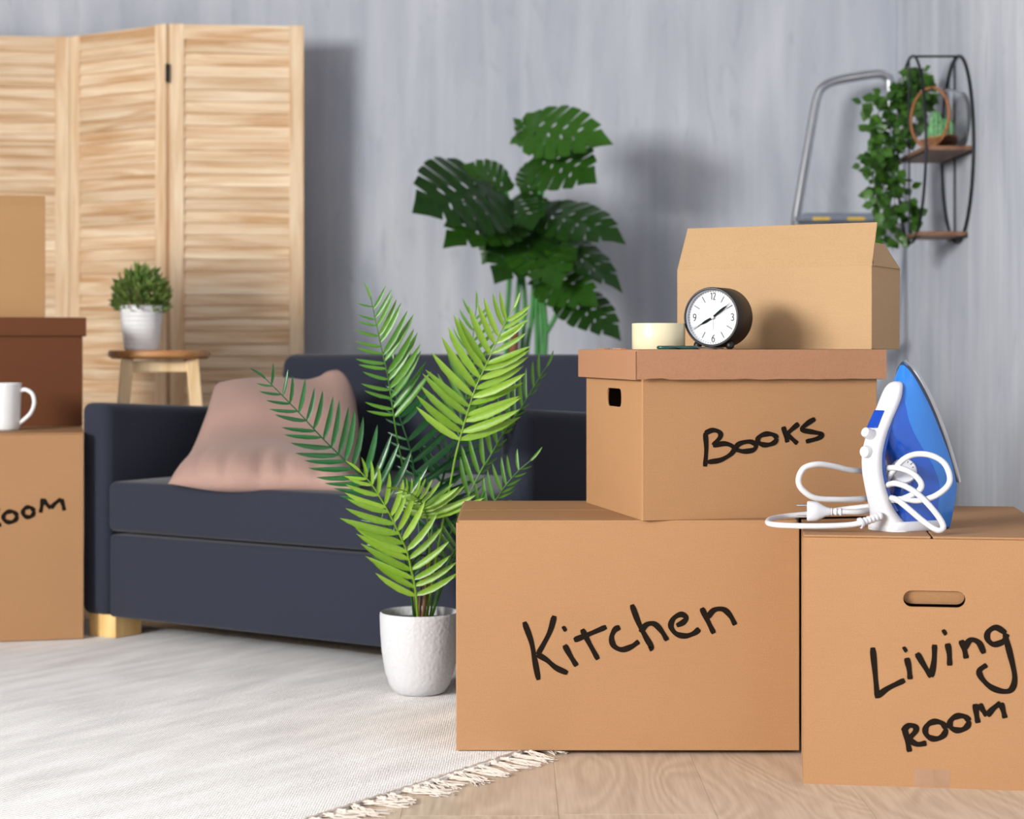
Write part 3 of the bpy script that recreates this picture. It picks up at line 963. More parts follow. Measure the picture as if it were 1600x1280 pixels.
pot_c = W(221, 545, 5.10)
sp = thing('potted_herb', 'bushy green little plant in a white tapered pot on the stool', 'plant', (pot_c.x, 5.10, zt_))
sp.scale = (.957, .957, .957)
m = MB()
pr = [(.001, 0), (.047, 0), (.049, .003)]
for i in range(9):
    z = .006+.108*i/8; r = .050+.0135*(z/.12)
    pr += [(r, z), (r+.0004, z+.006), (r+.0001, z+.0115)]
pr += [(.0645, .128), (.066, .131), (.0635, .1315), (.061, .128), (.058, .10), (.001, .10)]
m.lathe(pr, 40); m.build('pot', M_WHITE_CER, sp, smooth=50)
M_HERB = leaf_mat('herb_leaf', srgb(46, 92, 22), srgb(188, 206, 116), .25)
rh = random.Random(8)
m = MB()
for i in range(900):
    th = rh.uniform(0, 2*math.pi); ph = math.acos(rh.uniform(-.45, 1)); rr = rh.uniform(.62, 1.05)
    c = Vector((.072*rr*math.sin(ph)*math.cos(th), .072*rr*math.sin(ph)*math.sin(th), .152+.082*rr*math.cos(ph)))
    d = (c-Vector((0,0,.12))).normalized()+Vector((rh.uniform(-.5,.5), rh.uniform(-.5,.5), rh.uniform(-.3,.5)))
    d.normalize(); s = d.cross(Vector((rh.uniform(-1,1), rh.uniform(-1,1), rh.uniform(-1,1)))).normalized()
    l = rh.uniform(.018, .032); w = l*.2; up = d.cross(s)*l*.12
    m.add([c, c+d*l*.45+s*w+up, c+d*l, c+d*l*.45-s*w+up], [(0,1,2),(0,2,3)])
fo = m.build('foliage', M_HERB, sp, smooth=0, fix=False); fo['kind'] = 'stuff'
m = MB()
for i in range(26):
    a = rh.uniform(0, 6.28); r = rh.uniform(0, .045)
    b0 = Vector((r*math.cos(a), r*math.sin(a), .10)); m.tube([b0, b0*1.25+Vector((0,0,.05)), b0*1.5+Vector((0,0,.08))], .0012, 4)
st_ = m.build('stems', plain('herb_stem', srgb(70, 110, 40), .6), sp, smooth=0); st_['kind'] = 'stuff'

# ---------------------------------------------------------------- mug
mug_c = on_plane(4, 672, (0,0,bz), Vector((0,0,1)))
mug = thing('mug', 'white ribbed ceramic mug with a curved handle, on the tall ROOM box', 'mug', (mug_c.x, mug_c.y, bz))
m = MB(); pr = [(.001, .0), (.038, 0), (.041, .002)]
for i in range(14):
    z = .006+.10*i/14; r = .0415+.0045*(z/.115)
    pr += [(r, z), (r+.0007, z+.0036)]
pr += [(.0465, .112), (.0468, .116), (.0455, .117), (.0438, .114), (.039, .008), (.001, .006)]
m.lathe(pr, 40); m.build('cup', M_WHITE_CER, mug, smooth=60)
m = MB(); m.tube(catmull([(.042, -.002, .097), (.058, -.004, .101), (.076, -.006, .090), (.081, -.007, .067), (.072, -.005, .043), (.056, -.003, .027), (.041, -.001, .016)], 6), .0052, 10)
m.build('handle', M_WHITE_CER, mug, smooth=60)

# ---------------------------------------------------------------- palm in white pot
PX, PY = -.1885, 3.715
palm = thing('potted_palm', 'palm plant with feathery green fronds in a dimpled white pot, beside the Kitchen box', 'plant', (PX, PY, .0065))
m_, nt, b = new_mat('dimpled_white_ceramic')
b.inputs['Base Color'].default_value = srgb(192, 192, 194); b.inputs['Roughness'].default_value = .5
tc = nd(nt, 'ShaderNodeTexCoord'); vo = nd(nt, 'ShaderNodeTexVoronoi'); vo.feature = 'SMOOTH_F1'; vo.inputs['Scale'].default_value = 140
nt.links.new(tc.outputs['Object'], vo.inputs['Vector'])
bp = nd(nt, 'ShaderNodeBump'); bp.inputs['Strength'].default_value = .3; bp.inputs['Distance'].default_value = .004
nt.links.new(vo.outputs['Distance'], bp.inputs['Height']); nt.links.new(bp.outputs['Normal'], b.inputs['Normal'])
M_POT = m_
m = MB()
m.lathe([(.001, .0), (.045, .0), (.052, .003), (.062, .018), (.071, .045), (.0775, .085), (.0805, .125), (.0815, .158), (.0812, .163), (.079, .1655), (.0765, .163), (.0755, .150), (.0735, .12)], 56)
pot = m.build('pot', M_POT, palm, smooth=60)
m = MB(); m.lathe([(.001, .148), (.05, .149), (.076, .147)], 40)
m.build('soil_disc', plain('dark_green_foam', srgb(24, 44, 36), .8), palm, smooth=60)

M_LIME = leaf_mat('lime_palm_leaf', srgb(96, 142, 28), srgb(146, 182, 58), .28, .38)  # lime, mid and dark greens, one picked per frond
M_MIDG = leaf_mat('palm_leaf', srgb(44, 104, 26), srgb(96, 144, 40), .25, .35)
M_DARKG = leaf_mat('dark_palm_leaf', srgb(12, 66, 30), srgb(34, 96, 44), .15, .28)
M_STEMB = plain('brown_stalk', srgb(124, 88, 56), .7, var=.2, scale=60)
def leaflet_mesh(mat, k):
    """unit-long lanceolate leaflet along +x, folded along its rib"""
    m = MB(); vs = []; fs = []
    rows = [(0, .30), (.15, .8), (.4, 1.0), (.7, .8), (.88, .45), (1.0, .02)]
    for t, w in rows:
        z = -.08*t*t
        y0 = (.16 if k == 0 else -.16)*t*t
        hw = .062*w
        vs += [(t, y0-hw, z+hw*.35), (t, y0, z-hw*.15), (t, y0+hw, z+hw*.35)]
    for i in range(len(rows)-1):
        a = i*3
        fs += [(a, a+3, a+4, a+1), (a+1, a+4, a+5, a+2)]
    m.add(vs, fs)
    me = bpy.data.meshes.new('leaflet'); me.from_pydata([tuple(v) for v in m.v], [], m.f)
    for p in me.polygons: p.use_smooth = True
    me.materials.append(mat)
    return me
LEAF = {n: [leaflet_mesh(mt, 0), leaflet_mesh(mt, 1)] for n, mt in (('l', M_LIME), ('m', M_MIDG), ('d', M_DARKG))}
RMAT = {'l': M_LIME, 'm': M_MIDG, 'd': M_DARKG}
rp_ = random.Random(5)
ROOTP = Vector((PX, PY, .0065))
def frond(pts, kind, n, t0, t1, L, R, r0=.0030, r1=.0010, tipleaf=True, wscale=1.0):
    """pts (px,py,Y) tip last; L / R = (angle at base, angle at tip, length at base px, mid px, tip px, depth tilt) ; angles from the rachis towards the tip"""
    P = catmull([W(*p) for p in pts], 8)
    m = len(P)
    acc = [0]
    for i in range(1, m): acc.append(acc[-1]+(P[i]-P[i-1]).length)
    tot = acc[-1]
    def at(t):
        d = t*tot
        for i in range(1, m):
            if acc[i] >= d:
                q = (d-acc[i-1])/max(1e-9, acc[i]-acc[i-1])
                return P[i-1].lerp(P[i], q), (P[min(i+1, m-1)]-P[max(i-2, 0)]).normalized()
        return P[-1], (P[-1]-P[-2]).normalized()
    mb = MB(); mb.tube([p-ROOTP for p in P], [r0+(r1-r0)*acc[i]/tot for i in range(m)], 6)
    fr = mb.build('frond', RMAT[kind], palm, smooth=60)
    view = Vector((0, -1, 0))
    def place(p, d, ln, k):
        nrm = (view-d*view.dot(d)).normalized()
        nrm = (nrm+Vector((rp_.uniform(-.3,.3), 0, rp_.uniform(-.1,.5)))).normalized()
        nrm = (nrm-d*nrm.dot(d)).normalized()
        y = nrm.cross(d)
        M = Matrix.Identity(4)
        ws = wscale*(.9+.25*min(1, .05/ln))
        for i in range(3):
            M[i][0] = d[i]*ln; M[i][1] = y[i]*ln*ws; M[i][2] = nrm[i]*ln; M[i][3] = (p-ROOTP)[i]
        o = bpy.data.objects.new('leaflet', LEAF[kind][k]); COL.objects.link(o)
        o.parent = fr; o.matrix_local = M
    for side, prm in ((1, L), (-1, R)):
        if prm is None: continue
        a0, a1, l0, lm, l1, dep = prm
        for i in range(n):
            t = t0+(t1-t0)*(i+.5*rp_.random())/n
            p, tg = at(t)
            s = (t-t0)/(t1-t0)
            ang = math.radians(a0+(a1-a0)*s+9+rp_.uniform(-3, 3))
            ln = (l0+(lm-l0)*s*2 if s < .5 else lm+(l1-lm)*(s-.5)*2)*p.y/F*rp_.uniform(.94, 1.06)
            tx = Vector((tg.x, 0, tg.z)).normalized()
            sx = Vector((-tx.z, 0, tx.x))*side      # left of the tangent in the picture when side=1
            d = tx*math.cos(ang)+sx*math.sin(ang)
            d = (d+Vector((0, dep+rp_.uniform(-.12, .12), 0))).normalized()
            place(p, d, 1.12*ln/max(.5, math.sqrt(1-d.y*d.y)), 1 if side == 1 else 0)
    if tipleaf:
        p, tg = at(.99); place(p, tg, 30*p.y/F, 0)
    return fr
B = (655, 990, 3.715)
frond([(652,990,3.715),(640,850,3.71),(634,758,3.70),(620,682,3.69),(612,628,3.685),(605,583,3.68),(596,544,3.675),(587,502,3.67),(579,464,3.665)],
      'm', 13, .64, .985, (70,62,36,40,20,-.25), (42,40,78,74,32,-.25))
frond([(650,990,3.70),(638,900,3.68),(612,810,3.66),(580,760,3.64),(556,737,3.63),(532,713,3.62),(501,682,3.61),(469,647,3.60),(438,615,3.59),(412,589,3.585)],
      'd', 16, .40, .985, (46,38,62,56,20,-.2), (62,50,80,66,26,-.2))
frond([(662,990,3.72),(684,860,3.69),(702,766,3.66),(711,716,3.645),(720,681,3.64),(730,647,3.635),(743,607,3.63),(767,554,3.62),(788,508,3.61),(804,480,3.605)],
      'l', 15, .58, .98, (72,42,76,86,36,-.2), (58,28,90,70,34,-.2), .0034, wscale=1.12)
frond([(660,990,3.75),(676,820,3.79),(688,766,3.82),(707,694,3.85),(724,640,3.87),(734,583,3.88),(739,530,3.89),(741,503,3.89),(745,478,3.895)],
      'm', 11, .60, .98, (48,36,66,56,30,.1), (48,36,60,50,26,.1))
frond([(668,990,3.74),(690,870,3.74),(747,745,3.74),(764,716,3.745),(791,670,3.75),(815,636,3.755),(841,593,3.76),(856,570,3.765)],
      'm', 13, .48, .97, (42,32,56,54,34,0), (30,24,22,22,14,.5))
frond([(667,990,3.72),(700,880,3.70),(740,822,3.68),(776,779,3.67),(788,761,3.665),(809,737,3.66),(830,719,3.655)],
      'm', 9, .55, .96, (52,48,48,44,26,0), (32,30,34,30,16,.2))
frond([(655,990,3.695),(649,923,3.67),(643,892,3.65),(635,859,3.635),(622,831,3.62),(606,798,3.61),(582,759,3.60),(562,736,3.59)],
      'l', 14, .20, .985, (55,42,66,80,24,-.2), (72,30,62,64,28,-.2), .0032, wscale=1.12)
frond([(660,990,3.72),(671,880,3.70),(668,815,3.67),(663,796,3.64),(655,782,3.61),(641,771,3.58),(622,764,3.55)],
      'l', 12, .62, .98, (70,40,40,24,12,.2), (78,60,80,34,12,-.3))
frond([(657,990,3.735),(656,860,3.77),(650,760,3.79),(640,700,3.80),(622,640,3.81),(614,560,3.82)],
      'd', 12, .42, .96, (60,50,30,30,14,.1), (62,55,90,72,26,.15))
frond([(668,988,3.725),(681,946,3.72),(695,906,3.715),(709,873,3.71),(728,820,3.70),(746,790,3.68)],
      'm', 9, .38, .96, (60,45,46,44,24,.1), (50,40,40,40,20,.1))
frond([(653,990,3.71),(648,930,3.70),(640,885,3.69),(624,850,3.68),(604,822,3.67),(585,800,3.66)],
      'd', 9, .36, .97, (62,50,50,54,26,.1), (50,40,40,36,20,.1))
frond([(661,990,3.735),(668,850,3.79),(686,765,3.82),(708,705,3.84),(738,655,3.86)],
      'd', 10, .45, .97, (58,46,64,56,26,.1), (58,46,60,52,26,.1))
m = MB()
for (x0, x1, y1, Y, r) in ((648, 646, 905, 3.705, .0042), (657, 668, 880, 3.70, .0042), (662, 676, 860, 3.72, .0036), (652, 660, 890, 3.73, .004)):
    m.tube([W(x0, 992, Y)-ROOTP, W((x0+x1)/2, 950, Y)-ROOTP, W(x1, y1, Y)-ROOTP], [r, r*.9, r*.5], 7)
m.build('stalk', M_STEMB, palm, smooth=60)

# ---------------------------------------------------------------- monstera behind the sofa
MX, MY = W(818, 560, 5.62).x, 5.62
mon = thing('potted_monstera', 'tall dark green monstera with split leaves standing behind the sofa', 'plant', (MX, MY, 0))
ROOTM = Vector((MX, MY, 0))
M_MON = leaf_mat('monstera_leaf', srgb(8, 34, 12), srgb(60, 108, 30), .2, .28)
M_MSTEM = plain('monstera_stem', srgb(52, 128, 52), .5, var=.15, scale=20)
m = MB(); m.lathe([(.001, .0), (.10, .0), (.125, .22), (.13, .25), (.122, .25), (.115, .215), (.001, .21)], 40)
m.build('pot', plain('clay_pot', srgb(150, 104, 76), .8), mon, smooth=45)
def monstera_mesh(seed):
    r = random.Random(seed)
    def hw(y): return .47*math.sin(math.pi*min(1, max(0, (y+.16)/1.16))**.8)**.8
    m = MB()
    for side in (1, -1):
        out = [(0, 0), (.07, -.07), (.17, -.13), (.28, -.12)]
        ys = [.02+.012*r.uniform(-1, 1)+i*.152 for i in range(6)]
        for y in ys:
            wv = hw(y)
            dy = .055
            out += [(hw(y-dy)*1.0, y-dy), (hw(y)*1.0, y+.028), (wv*.93, y+.058), (wv*r.uniform(.32, .5), y-.015+.02), (hw(y+.075)*.95, y+.075)]
        out += [(.10, .93), (.0, 1.04)]
        mid = [(0, y) for y in (.85, .65, .45, .25, .12)]
        holes = []
        for i in range(4):
            cx, cy = .085, .16+i*.16+.02*r.uniform(-1, 1)
            holes.append([(cx+.035*math.cos(a)+.02*math.sin(a), cy+.022*math.sin(a)+.012*math.cos(a)) for a in [2*math.pi*k/7 for k in range(7)]])
        loops = [[Vector((a*side, b, 0)) for a, b in l] for l in [out+mid]+holes]
        tr = tessellate_polygon(loops)
        flat = [p for l in loops for p in l]
        vs = []
        for p in flat:
            x = abs(p.x)
            z = .22*x-.55*x*x-.22*(p.y-.3)**2+.02*math.sin(p.y*22)*x
            vs.append((p.x, p.y, z))
        m.add(vs, [tuple(t) for t in tr])
    me = bpy.data.meshes.new('leaf'); me.from_pydata([tuple(v) for v in m.v], [], m.f)
    bm = bmesh.new(); bm.from_mesh(me); bmesh.ops.remove_doubles(bm, verts=bm.verts[:], dist=.0005)
    bmesh.ops.recalc_face_normals(bm, faces=bm.faces[:]); bm.to_mesh(me); bm.free()
    for p in me.polygons: p.use_smooth = True
    me.materials.append(M_MON)
    return me
MONM = [monstera_mesh(i) for i in range(4)]
mon_leaves = [  # base px, base py, tip px, tip py, Y base, Y tip, width factor, facing z, facing x
    (822, 200, 946, 214, 5.60, 5.42, .58, .35, .1),
    (838, 228, 806, 184, 5.62, 5.60, .75, .5, .4),
    (844, 244, 926, 276, 5.58, 5.45, .95, .25, .3),
    (770, 295, 655, 318, 5.55, 5.35, 1.0, .35, -.3),
    (790, 300, 728, 256, 5.60, 5.55, .85, .5, .2),
    (800, 330, 700, 372, 5.60, 5.40, .7, .5, -.2),
    (830, 300, 838, 246, 5.62, 5.60, .9, .3, .3),
    (848, 330, 972, 366, 5.60, 5.45, .62, .8, .3),
    (840, 360, 775, 432, 5.60, 5.48, .9, .4, -.2),
    (830, 370, 872, 440, 5.60, 5.45, .9, .3, .2),
    (860, 370, 972, 442, 5.62, 5.50, .50, .9, .4),
    (850, 430, 930, 470, 5.62, 5.50, .75, .3, .3),
    (880, 458, 968, 520, 5.60, 5.48, .62, .6, .3),
    (800, 350, 752, 408, 5.62, 5.60, .8, .3, -.4),
    (800, 310, 830, 350, 5.58, 5.45, 1.0, .5, .1),
]
for i, (bx_, by_, tx_, ty_, Yb, Yt, wf, fz, fx) in enumerate(mon_leaves):
    a = W(bx_, by_, Yb); b_ = W(tx_, ty_, Yt)
    d = b_-a; ln = d.length; d.normalize()
    nn = Vector((fx, -1, fz)); nn = (nn-d*nn.dot(d)).normalized()
    x = d.cross(nn)
    M = Matrix.Identity(4)
    for q in range(3):
        M[q][0] = x[q]*ln*wf*1.25; M[q][1] = d[q]*ln; M[q][2] = nn[q]*ln; M[q][3] = (a-ROOTM)[q]
    inst(MONM[i % 4], 'leaf', mon, M)
for pts in ([(838,228),(844,300),(842,430),(846,560)], [(850,262),(842,350),(838,480),(838,570)], [(775,298),(800,340),(795,450),(792,560)],
            [(800,330),(812,400),(808,480),(806,570)], [(790,300),(806,360),(820,470),(815,570)], [(848,330),(835,400),(850,480),(850,570)],
            [(880,458),(868,495),(850,530),(846,575)], [(840,360),(836,420),(830,500),(822,570)]):
    P = catmull([W(x, y, 5.61)-ROOTM for x, y in pts]+[Vector((0, 0, .21))], 6)
    m = MB(); m.tube(P, .0075, 7); m.build('stem', M_MSTEM, mon, smooth=60)
m = MB(); m.tube([W(805, 508, 5.55)-ROOTM, W(802, 560, 5.57)-ROOTM, Vector((-.03, -.02, .21))], [.012, .016, .02], 8)
m.build('trunk', plain('monstera_bark', srgb(128, 84, 60), .85, var=.25), mon, smooth=60)

# ---------------------------------------------------------------- step ladder by the corner
LYc = 5.86
lad = thing('step_ladder', 'aluminium step ladder with a bent grab rail, leaning room behind the ivy', 'ladder', (W(1310, 350, LYc).x, LYc, 0))
lad['label'] = 'aluminium step ladder with a bent tubular grab rail, partly behind the ivy'
ROOTL = Vector((lad.location))
def LP(px, py, Y): return W(px, py, Y)-ROOTL
la = W(1243, 345, 5.88); lb = W(1276, 150, 5.92)
def foot(p, q):
    t = p.z/(q.z-p.z); f = p-(q-p)*t; return Vector((f.x, f.y, 0.0))
lf = foot(la, lb)
lf = Vector((la.x-.05, 5.62, .0))
rail = [lf-ROOTL, la-ROOTL, LP(1266, 208, 5.91), LP(1276, 155, 5.92), LP(1286, 136, 5.92), LP(1308, 126, 5.92), LP(1340, 120, 5.91), LP(1372, 116, 5.90), LP(1385, 121, 5.90), LP(1390, 145, 5.90), LP(1386, 345, 5.86)]
rf = W(1386, 345, 5.86); rail.append(Vector((rf.x-.20, 5.60, 0))-ROOTL)
rail2 = []
for i in range(len(rail)-1):
    rail2.append(rail[i])
m = MB(); m.tube([rail[0]]+catmull(rail[1:-1], 6)+[rail[-1]], .0150, 14); m.build('rail', M_STEEL, lad, smooth=60)
M_STEP = plain('grey_step_plastic', srgb(122, 130, 144), .55, var=.05)
def step(z, y, w0, w1, dep, name='step'):
    m = MB(); m.box(w0, w1, -dep/2, dep/2, -.022, 0); 
    o = m.build(name, M_STEP, lad, loc=(0, y-LYc, z), smooth=0, bevel=.004); return o
xl = la.x-ROOTL.x; xr = rf.x-ROOTL.x
top = step(1.135, 5.83, xl-.005, xr+.01, .20, 'platform')
m = MB()
for i in (0, 2): m.box(xl+.03+i*.055, xl+.085+i*.055, -.1012, -.1002, -.021, -.012)
m.build('sticker', plain('yellow_sticker', srgb(226, 186, 70), .5), top, smooth=0)
m = MB()
for i in range(6): m.box(xl+.01, xr, -.085+i*.033, -.073+i*.033, 0, .003)
m.build('grip_rib', M_STEP, top, smooth=0)
step(.76, 5.765, xl-.02, xr-.065, .12); step(.40, 5.69, xl-.035, xr-.125, .12)
for s, x in ((-1, xl), (1, xr)):
    m = MB(); m.tube([(x, 5.85-LYc, 1.12), (x-(.03 if s < 0 else .18)*s, 6.05-LYc, 0)], .011, 10); m.build('rear_leg', M_STEEL, lad, smooth=60)

# ---------------------------------------------------------------- wire wall shelf
SY0, SY1 = 5.05, 5.42; SYc = (SY0+SY1)/2; SHW = (SY1-SY0)/2
SZc = 1.282; SHH = .268
shf = thing('wall_shelf', 'oval black wire wall shelf with two dark wooden boards', 'shelf', (WR, SYc, SZc))
def oval(x, n=56): return [(x, SHW*math.cos(2*math.pi*i/n), SHH*math.sin(2*math.pi*i/n)) for i in range(n)]
def oval_y(z): return SHW*math.sqrt(max(0, 1-(z/SHH)**2))
for x, nm in ((-.007, 'back_ring'), (-.138, 'front_ring')):
    m = MB(); m.tube(oval(x), .0042, 8, True); m.build(nm, M_BLACKMETAL, shf, smooth=60)
m = MB(); m.tube([(-.007, 0, SHH), (-.138, 0, SHH)], .0035, 8); m.build('top_bar', M_BLACKMETAL, shf, smooth=60)
for x in (-.007, -.138):
    m = MB(); m.tube([(x, .03, SHH*.98), (x, .03, -SHH*.98)], .003, 8); m.build('upright', M_BLACKMETAL, shf, smooth=60)
zu, zl = -.015, -.248
for z in (zu, zl):
    w = oval_y(z)-.004 if z > -.2 else oval_y(z)+.035
    m = MB(); m.box(-.140, -.006, -w, w, z-.006, z+.006); m.build('board', M_SHELFWOOD, shf, smooth=0, bevel=.0015)
    for x in (-.007, -.138):
        m = MB(); m.tube([(x, -w, z-.008), (x, w, z-.008)], .003, 6); m.build('board_wire', M_BLACKMETAL, shf, smooth=60)

# ---------------------------------------------------------------- terrarium jar
tz_ = SZc+zu+.006
ter = thing('cactus_terrarium', 'drum-shaped glass terrarium with a cactus on brown gravel, on the wire wall shelf', 'terrarium', (1.181, 5.14, tz_+.0015), math.atan2(.43, .9))
M_GLASS = glass('clear_glass')
TR_, TL_, TC_ = .084, .072, .088
AX = Matrix(((0,0,1,0),(1,0,0,0),(0,1,0,TC_),(0,0,0,1)))      # lathe axis -> local x
m = MB()
m.lathe([(TR_, .0), (TR_, TL_-.008), (TR_-.006, TL_), (.001, TL_), (.001, TL_-.002), (TR_-.007, TL_-.002), (TR_-.002, TL_-.009), (TR_-.002, .0), (TR_, .0)], 56, AX)
m.build('jar', M_GLASS, ter, smooth=50)
M_ROPE = plain('rope_fibre', srgb(150, 98, 60), .9, var=.25, scale=150)
m = MB(); m.tube([(-.001, TR_*math.cos(2*math.pi*i/64), TC_+TR_*math.sin(2*math.pi*i/64)) for i in range(64)], .0042, 8, True)
m.build('rope_rim', M_ROPE, ter, smooth=60)
zc = .030                                                       # gravel level above the jar's underside
ri_ = TR_-.003
seg = []
for i in range(17):
    y = -math.sqrt(ri_**2-(TC_-zc)**2)*(1-2*i/16)
    seg.append((y, TC_-math.sqrt(ri_**2-y*y)))
m = MB(); m.loft([[(x, y, z) for y, z in seg+[(seg[-1][0], zc), (seg[0][0], zc)][0:2]] for x in (.004, TL_-.006)])
m.build('soil', plain('jar_soil', srgb(120, 82, 52), .9, var=.2, scale=90), ter, smooth=30)
M_GRAV = plain('brown_gravel', srgb(186, 136, 92), .85, var=.35, scale=60)
m = MB(); rg = random.Random(3); yw = seg[-1][0]-.004
for i in range(170):
    sz = rg.uniform(.003, .0055)
    c = Vector((rg.uniform(.008, TL_-.012), rg.uniform(-yw, yw), zc+rg.uniform(-.001, .005)))
    q = [c+Vector((sz*dx*rg.uniform(.7,1.2), sz*dy*rg.uniform(.7,1.2), sz*dz*rg.uniform(.6,1))) for dx, dy, dz in ((1,0,0),(-1,0,0),(0,1,0),(0,-1,0),(0,0,1),(0,0,-1))]
    m.add(q, [(0,2,4),(2,1,4),(1,3,4),(3,0,4),(2,0,5),(1,2,5),(3,1,5),(0,3,5)])
g_ = m.build('gravel', M_GRAV, ter, smooth=0); g_['kind'] = 'stuff'
M_CACT = plain('cactus_green', srgb(98, 150, 100), .6, var=.35, scale=120)
for (cx, cy, rr, hh) in ((.030, .010, .018, .084), (.036, -.026, .020, .060), (.034, .040, .013, .044)):
    m = MB(); rings = []
    for i in range(11):
        t = i/10; r = rr*math.sqrt(max(.0001, 1-(max(0, t-.45)/.55)**2.2))*(.85+.15*min(1, t*4))
        rings.append([(cx+r*(1+.16*math.cos(9*a))*math.cos(a), cy+r*(1+.16*math.cos(9*a))*math.sin(a), zc-.003+hh*t) for a in [2*math.pi*k/54 for k in range(54)]])
    m.loft(rings); m.build('cactus', M_CACT, ter, smooth=70)

# ---------------------------------------------------------------- trailing ivy on the shelf ring
IVX, IVY = WR-.145, 5.33
ivy = thing('trailing_ivy', 'green trailing ivy garland hanging from the wire wall shelf', 'plant', (IVX, IVY, 1.50))
ROOTI = Vector((IVX, IVY, 1.50))
M_IVY = leaf_mat('ivy_leaf', srgb(16, 54, 20), srgb(92, 142, 50), .22, .4)
M_VINE = plain('ivy_vine', srgb(60, 84, 40), .7)
def ivy_leaf(k):
    m = MB()
    pts = [(0,0,0),(.18,.30,.03),(.5,.40,.02),(.75,.22,-.02),(1,0,-.12),(.75,-.22,-.02),(.5,-.40,.02),(.18,-.30,.03),(.5,0,-.05 if k else .0)]
    m.add(pts, [(0,8,1),(1,8,2),(2,8,3),(3,8,4),(4,8,5),(5,8,6),(6,8,7),(7,8,0)])
    me = bpy.data.meshes.new('leaf'); me.from_pydata([tuple(v) for v in m.v], [], m.f)
    for p in me.polygons: p.use_smooth = True
    me.materials.append(M_IVY); return me
IVL = [ivy_leaf(0), ivy_leaf(1)]
ri = random.Random(11)
vines = [
    [(1430,110,5.35),(1418,150,5.34),(1395,190,5.33),(1375,250,5.33),(1368,300,5.32),(1380,350,5.31),(1392,385,5.30)],
    [(1428,118,5.33),(1400,140,5.30),(1378,165,5.28),(1366,200,5.27),(1356,240,5.26),(1366,285,5.26),(1375,330,5.26)],
    [(1435,110,5.30),(1430,150,5.28),(1412,195,5.28),(1398,240,5.28),(1396,290,5.28),(1400,335,5.27),(1404,388,5.27)],
    [(1436,112,5.36),(1440,150,5.35),(1432,185,5.35),(1412,230,5.36),(1385,270,5.36),(1390,320,5.35),(1412,365,5.34)],
    [(1424,125,5.36),(1385,150,5.38),(1362,160,5.38),(1352,165,5.38)],
    [(1430,112,5.30),(1444,118,5.31),(1448,140,5.32),(1440,170,5.32),(1420,220,5.30),(1380,230,5.26),(1352,258,5.26)],
    [(1432,112,5.32),(1415,140,5.33),(1390,180,5.34),(1372,220,5.34),(1384,262,5.34),(1410,285,5.33),(1420,330,5.33),(1436,340,5.32)],
]
cnt = 0
extra = MB()
for vi, pts in enumerate(vines):
    P = catmull([W(*p)-ROOTI for p in pts], 8)
    m = MB(); m.tube(P, .0016, 5); vn = m.build('vine', M_VINE, ivy, smooth=60)
    length = sum((P[i+1]-P[i]).length for i in range(len(P)-1))
    nl = int(length/.0072)
    for j in range(nl):
        t = (j+ri.random()*.6)/nl*(len(P)-1); i0 = min(int(t), len(P)-2)
        p = P[i0].lerp(P[i0+1], t-i0)
        d = Vector((ri.uniform(-1,1), ri.uniform(-1,.5), ri.uniform(-.9,.45))).normalized()
        p = p+d*ri.uniform(.0, .022)
        nn = Vector((ri.uniform(-.6,.6), -1, ri.uniform(-.1,1.0))); nn = (nn-d*nn.dot(d)).normalized()
        y = nn.cross(d); s = ri.uniform(.026, .044)
        M = Matrix.Identity(4)
        for q in range(3):
            M[q][0] = d[q]*s; M[q][1] = y[q]*s; M[q][2] = nn[q]*s; M[q][3] = p[q]
        if j % 2 == 0 and cnt < 298: inst(IVL[ri.randrange(2)], 'leaf', vn, M); cnt += 1
        else:
            me = IVL[0]; extra.add([M @ (v.co*.92) for v in me.vertices], [tuple(p.vertices) for p in me.polygons])
eo = extra.build('foliage', M_IVY, ivy, smooth=60, fix=False); eo['kind'] = 'stuff'

# ---------------------------------------------------------------- alarm clock
CA = math.radians(-30)
cl_c = W(1111, 546, 3.205)
zlid = H+.0002
clock = thing('alarm_clock', 'round black alarm clock with a white dial, on the BooKS box', 'clock', (cl_c.x, 3.205, zlid), CA)
CR = .0530; CZc = .0565; CD = .068
M_BLK = plain('matt_black_shell', srgb(22, 17, 17), .45, var=.04, Specular_IOR_Level=.3)
M_DIAL = plain('white_dial', srgb(178, 180, 184), .6, var=.01)
M_DGREY = plain('dial_print', srgb(34, 37, 41), .8, Specular_IOR_Level=.1)
M_HAND = plain('hand_green_black', srgb(14, 24, 22), .7, Specular_IOR_Level=.1)
CM = Matrix.Translation((0, 0, CZc)) @ Matrix.Rotation(math.radians(90), 4, 'X')    # local z -> -y (towards viewer), x right, y up
m = MB(); m.lathe([(.0484, -.004), (.0484, .0), (.0495, .0012), (.0518, .0010), (CR, -.0014), (CR, -CD+.006), (CR-.002, -CD+.002), (CR-.006, -CD), (.001, -CD)], 72, CM)
m.build('case', M_BLK, clock, smooth=50)
m = MB(); m.lathe([(.0484, -.001), (.0480, -.0075), (.0478, -.0095)], 64, CM)
m.build('inner_ring', plain('pale_inner_ring', srgb(206, 212, 222), .5), clock, smooth=60)
m = MB(); m.lathe([(.001, -.0092), (.0482, -.0092)], 64, CM); dial = m.build('dial', M_DIAL, clock, smooth=60)
def flatbar(m, x0, y0, x1, y1, w0, w1, z, th=.0003):
    a = Vector((x0, y0, 0)); b = Vector((x1, y1, 0)); t = (b-a).normalized(); s = Vector((-t.y, t.x, 0))
    m.plate([tuple((a-s*w0/2)[:2]), tuple((b-s*w1/2)[:2]), tuple((b+s*w1/2)[:2]), tuple((a+s*w0/2)[:2])], [], th, CM @ Matrix.Translation((0, 0, z)))
m = MB()
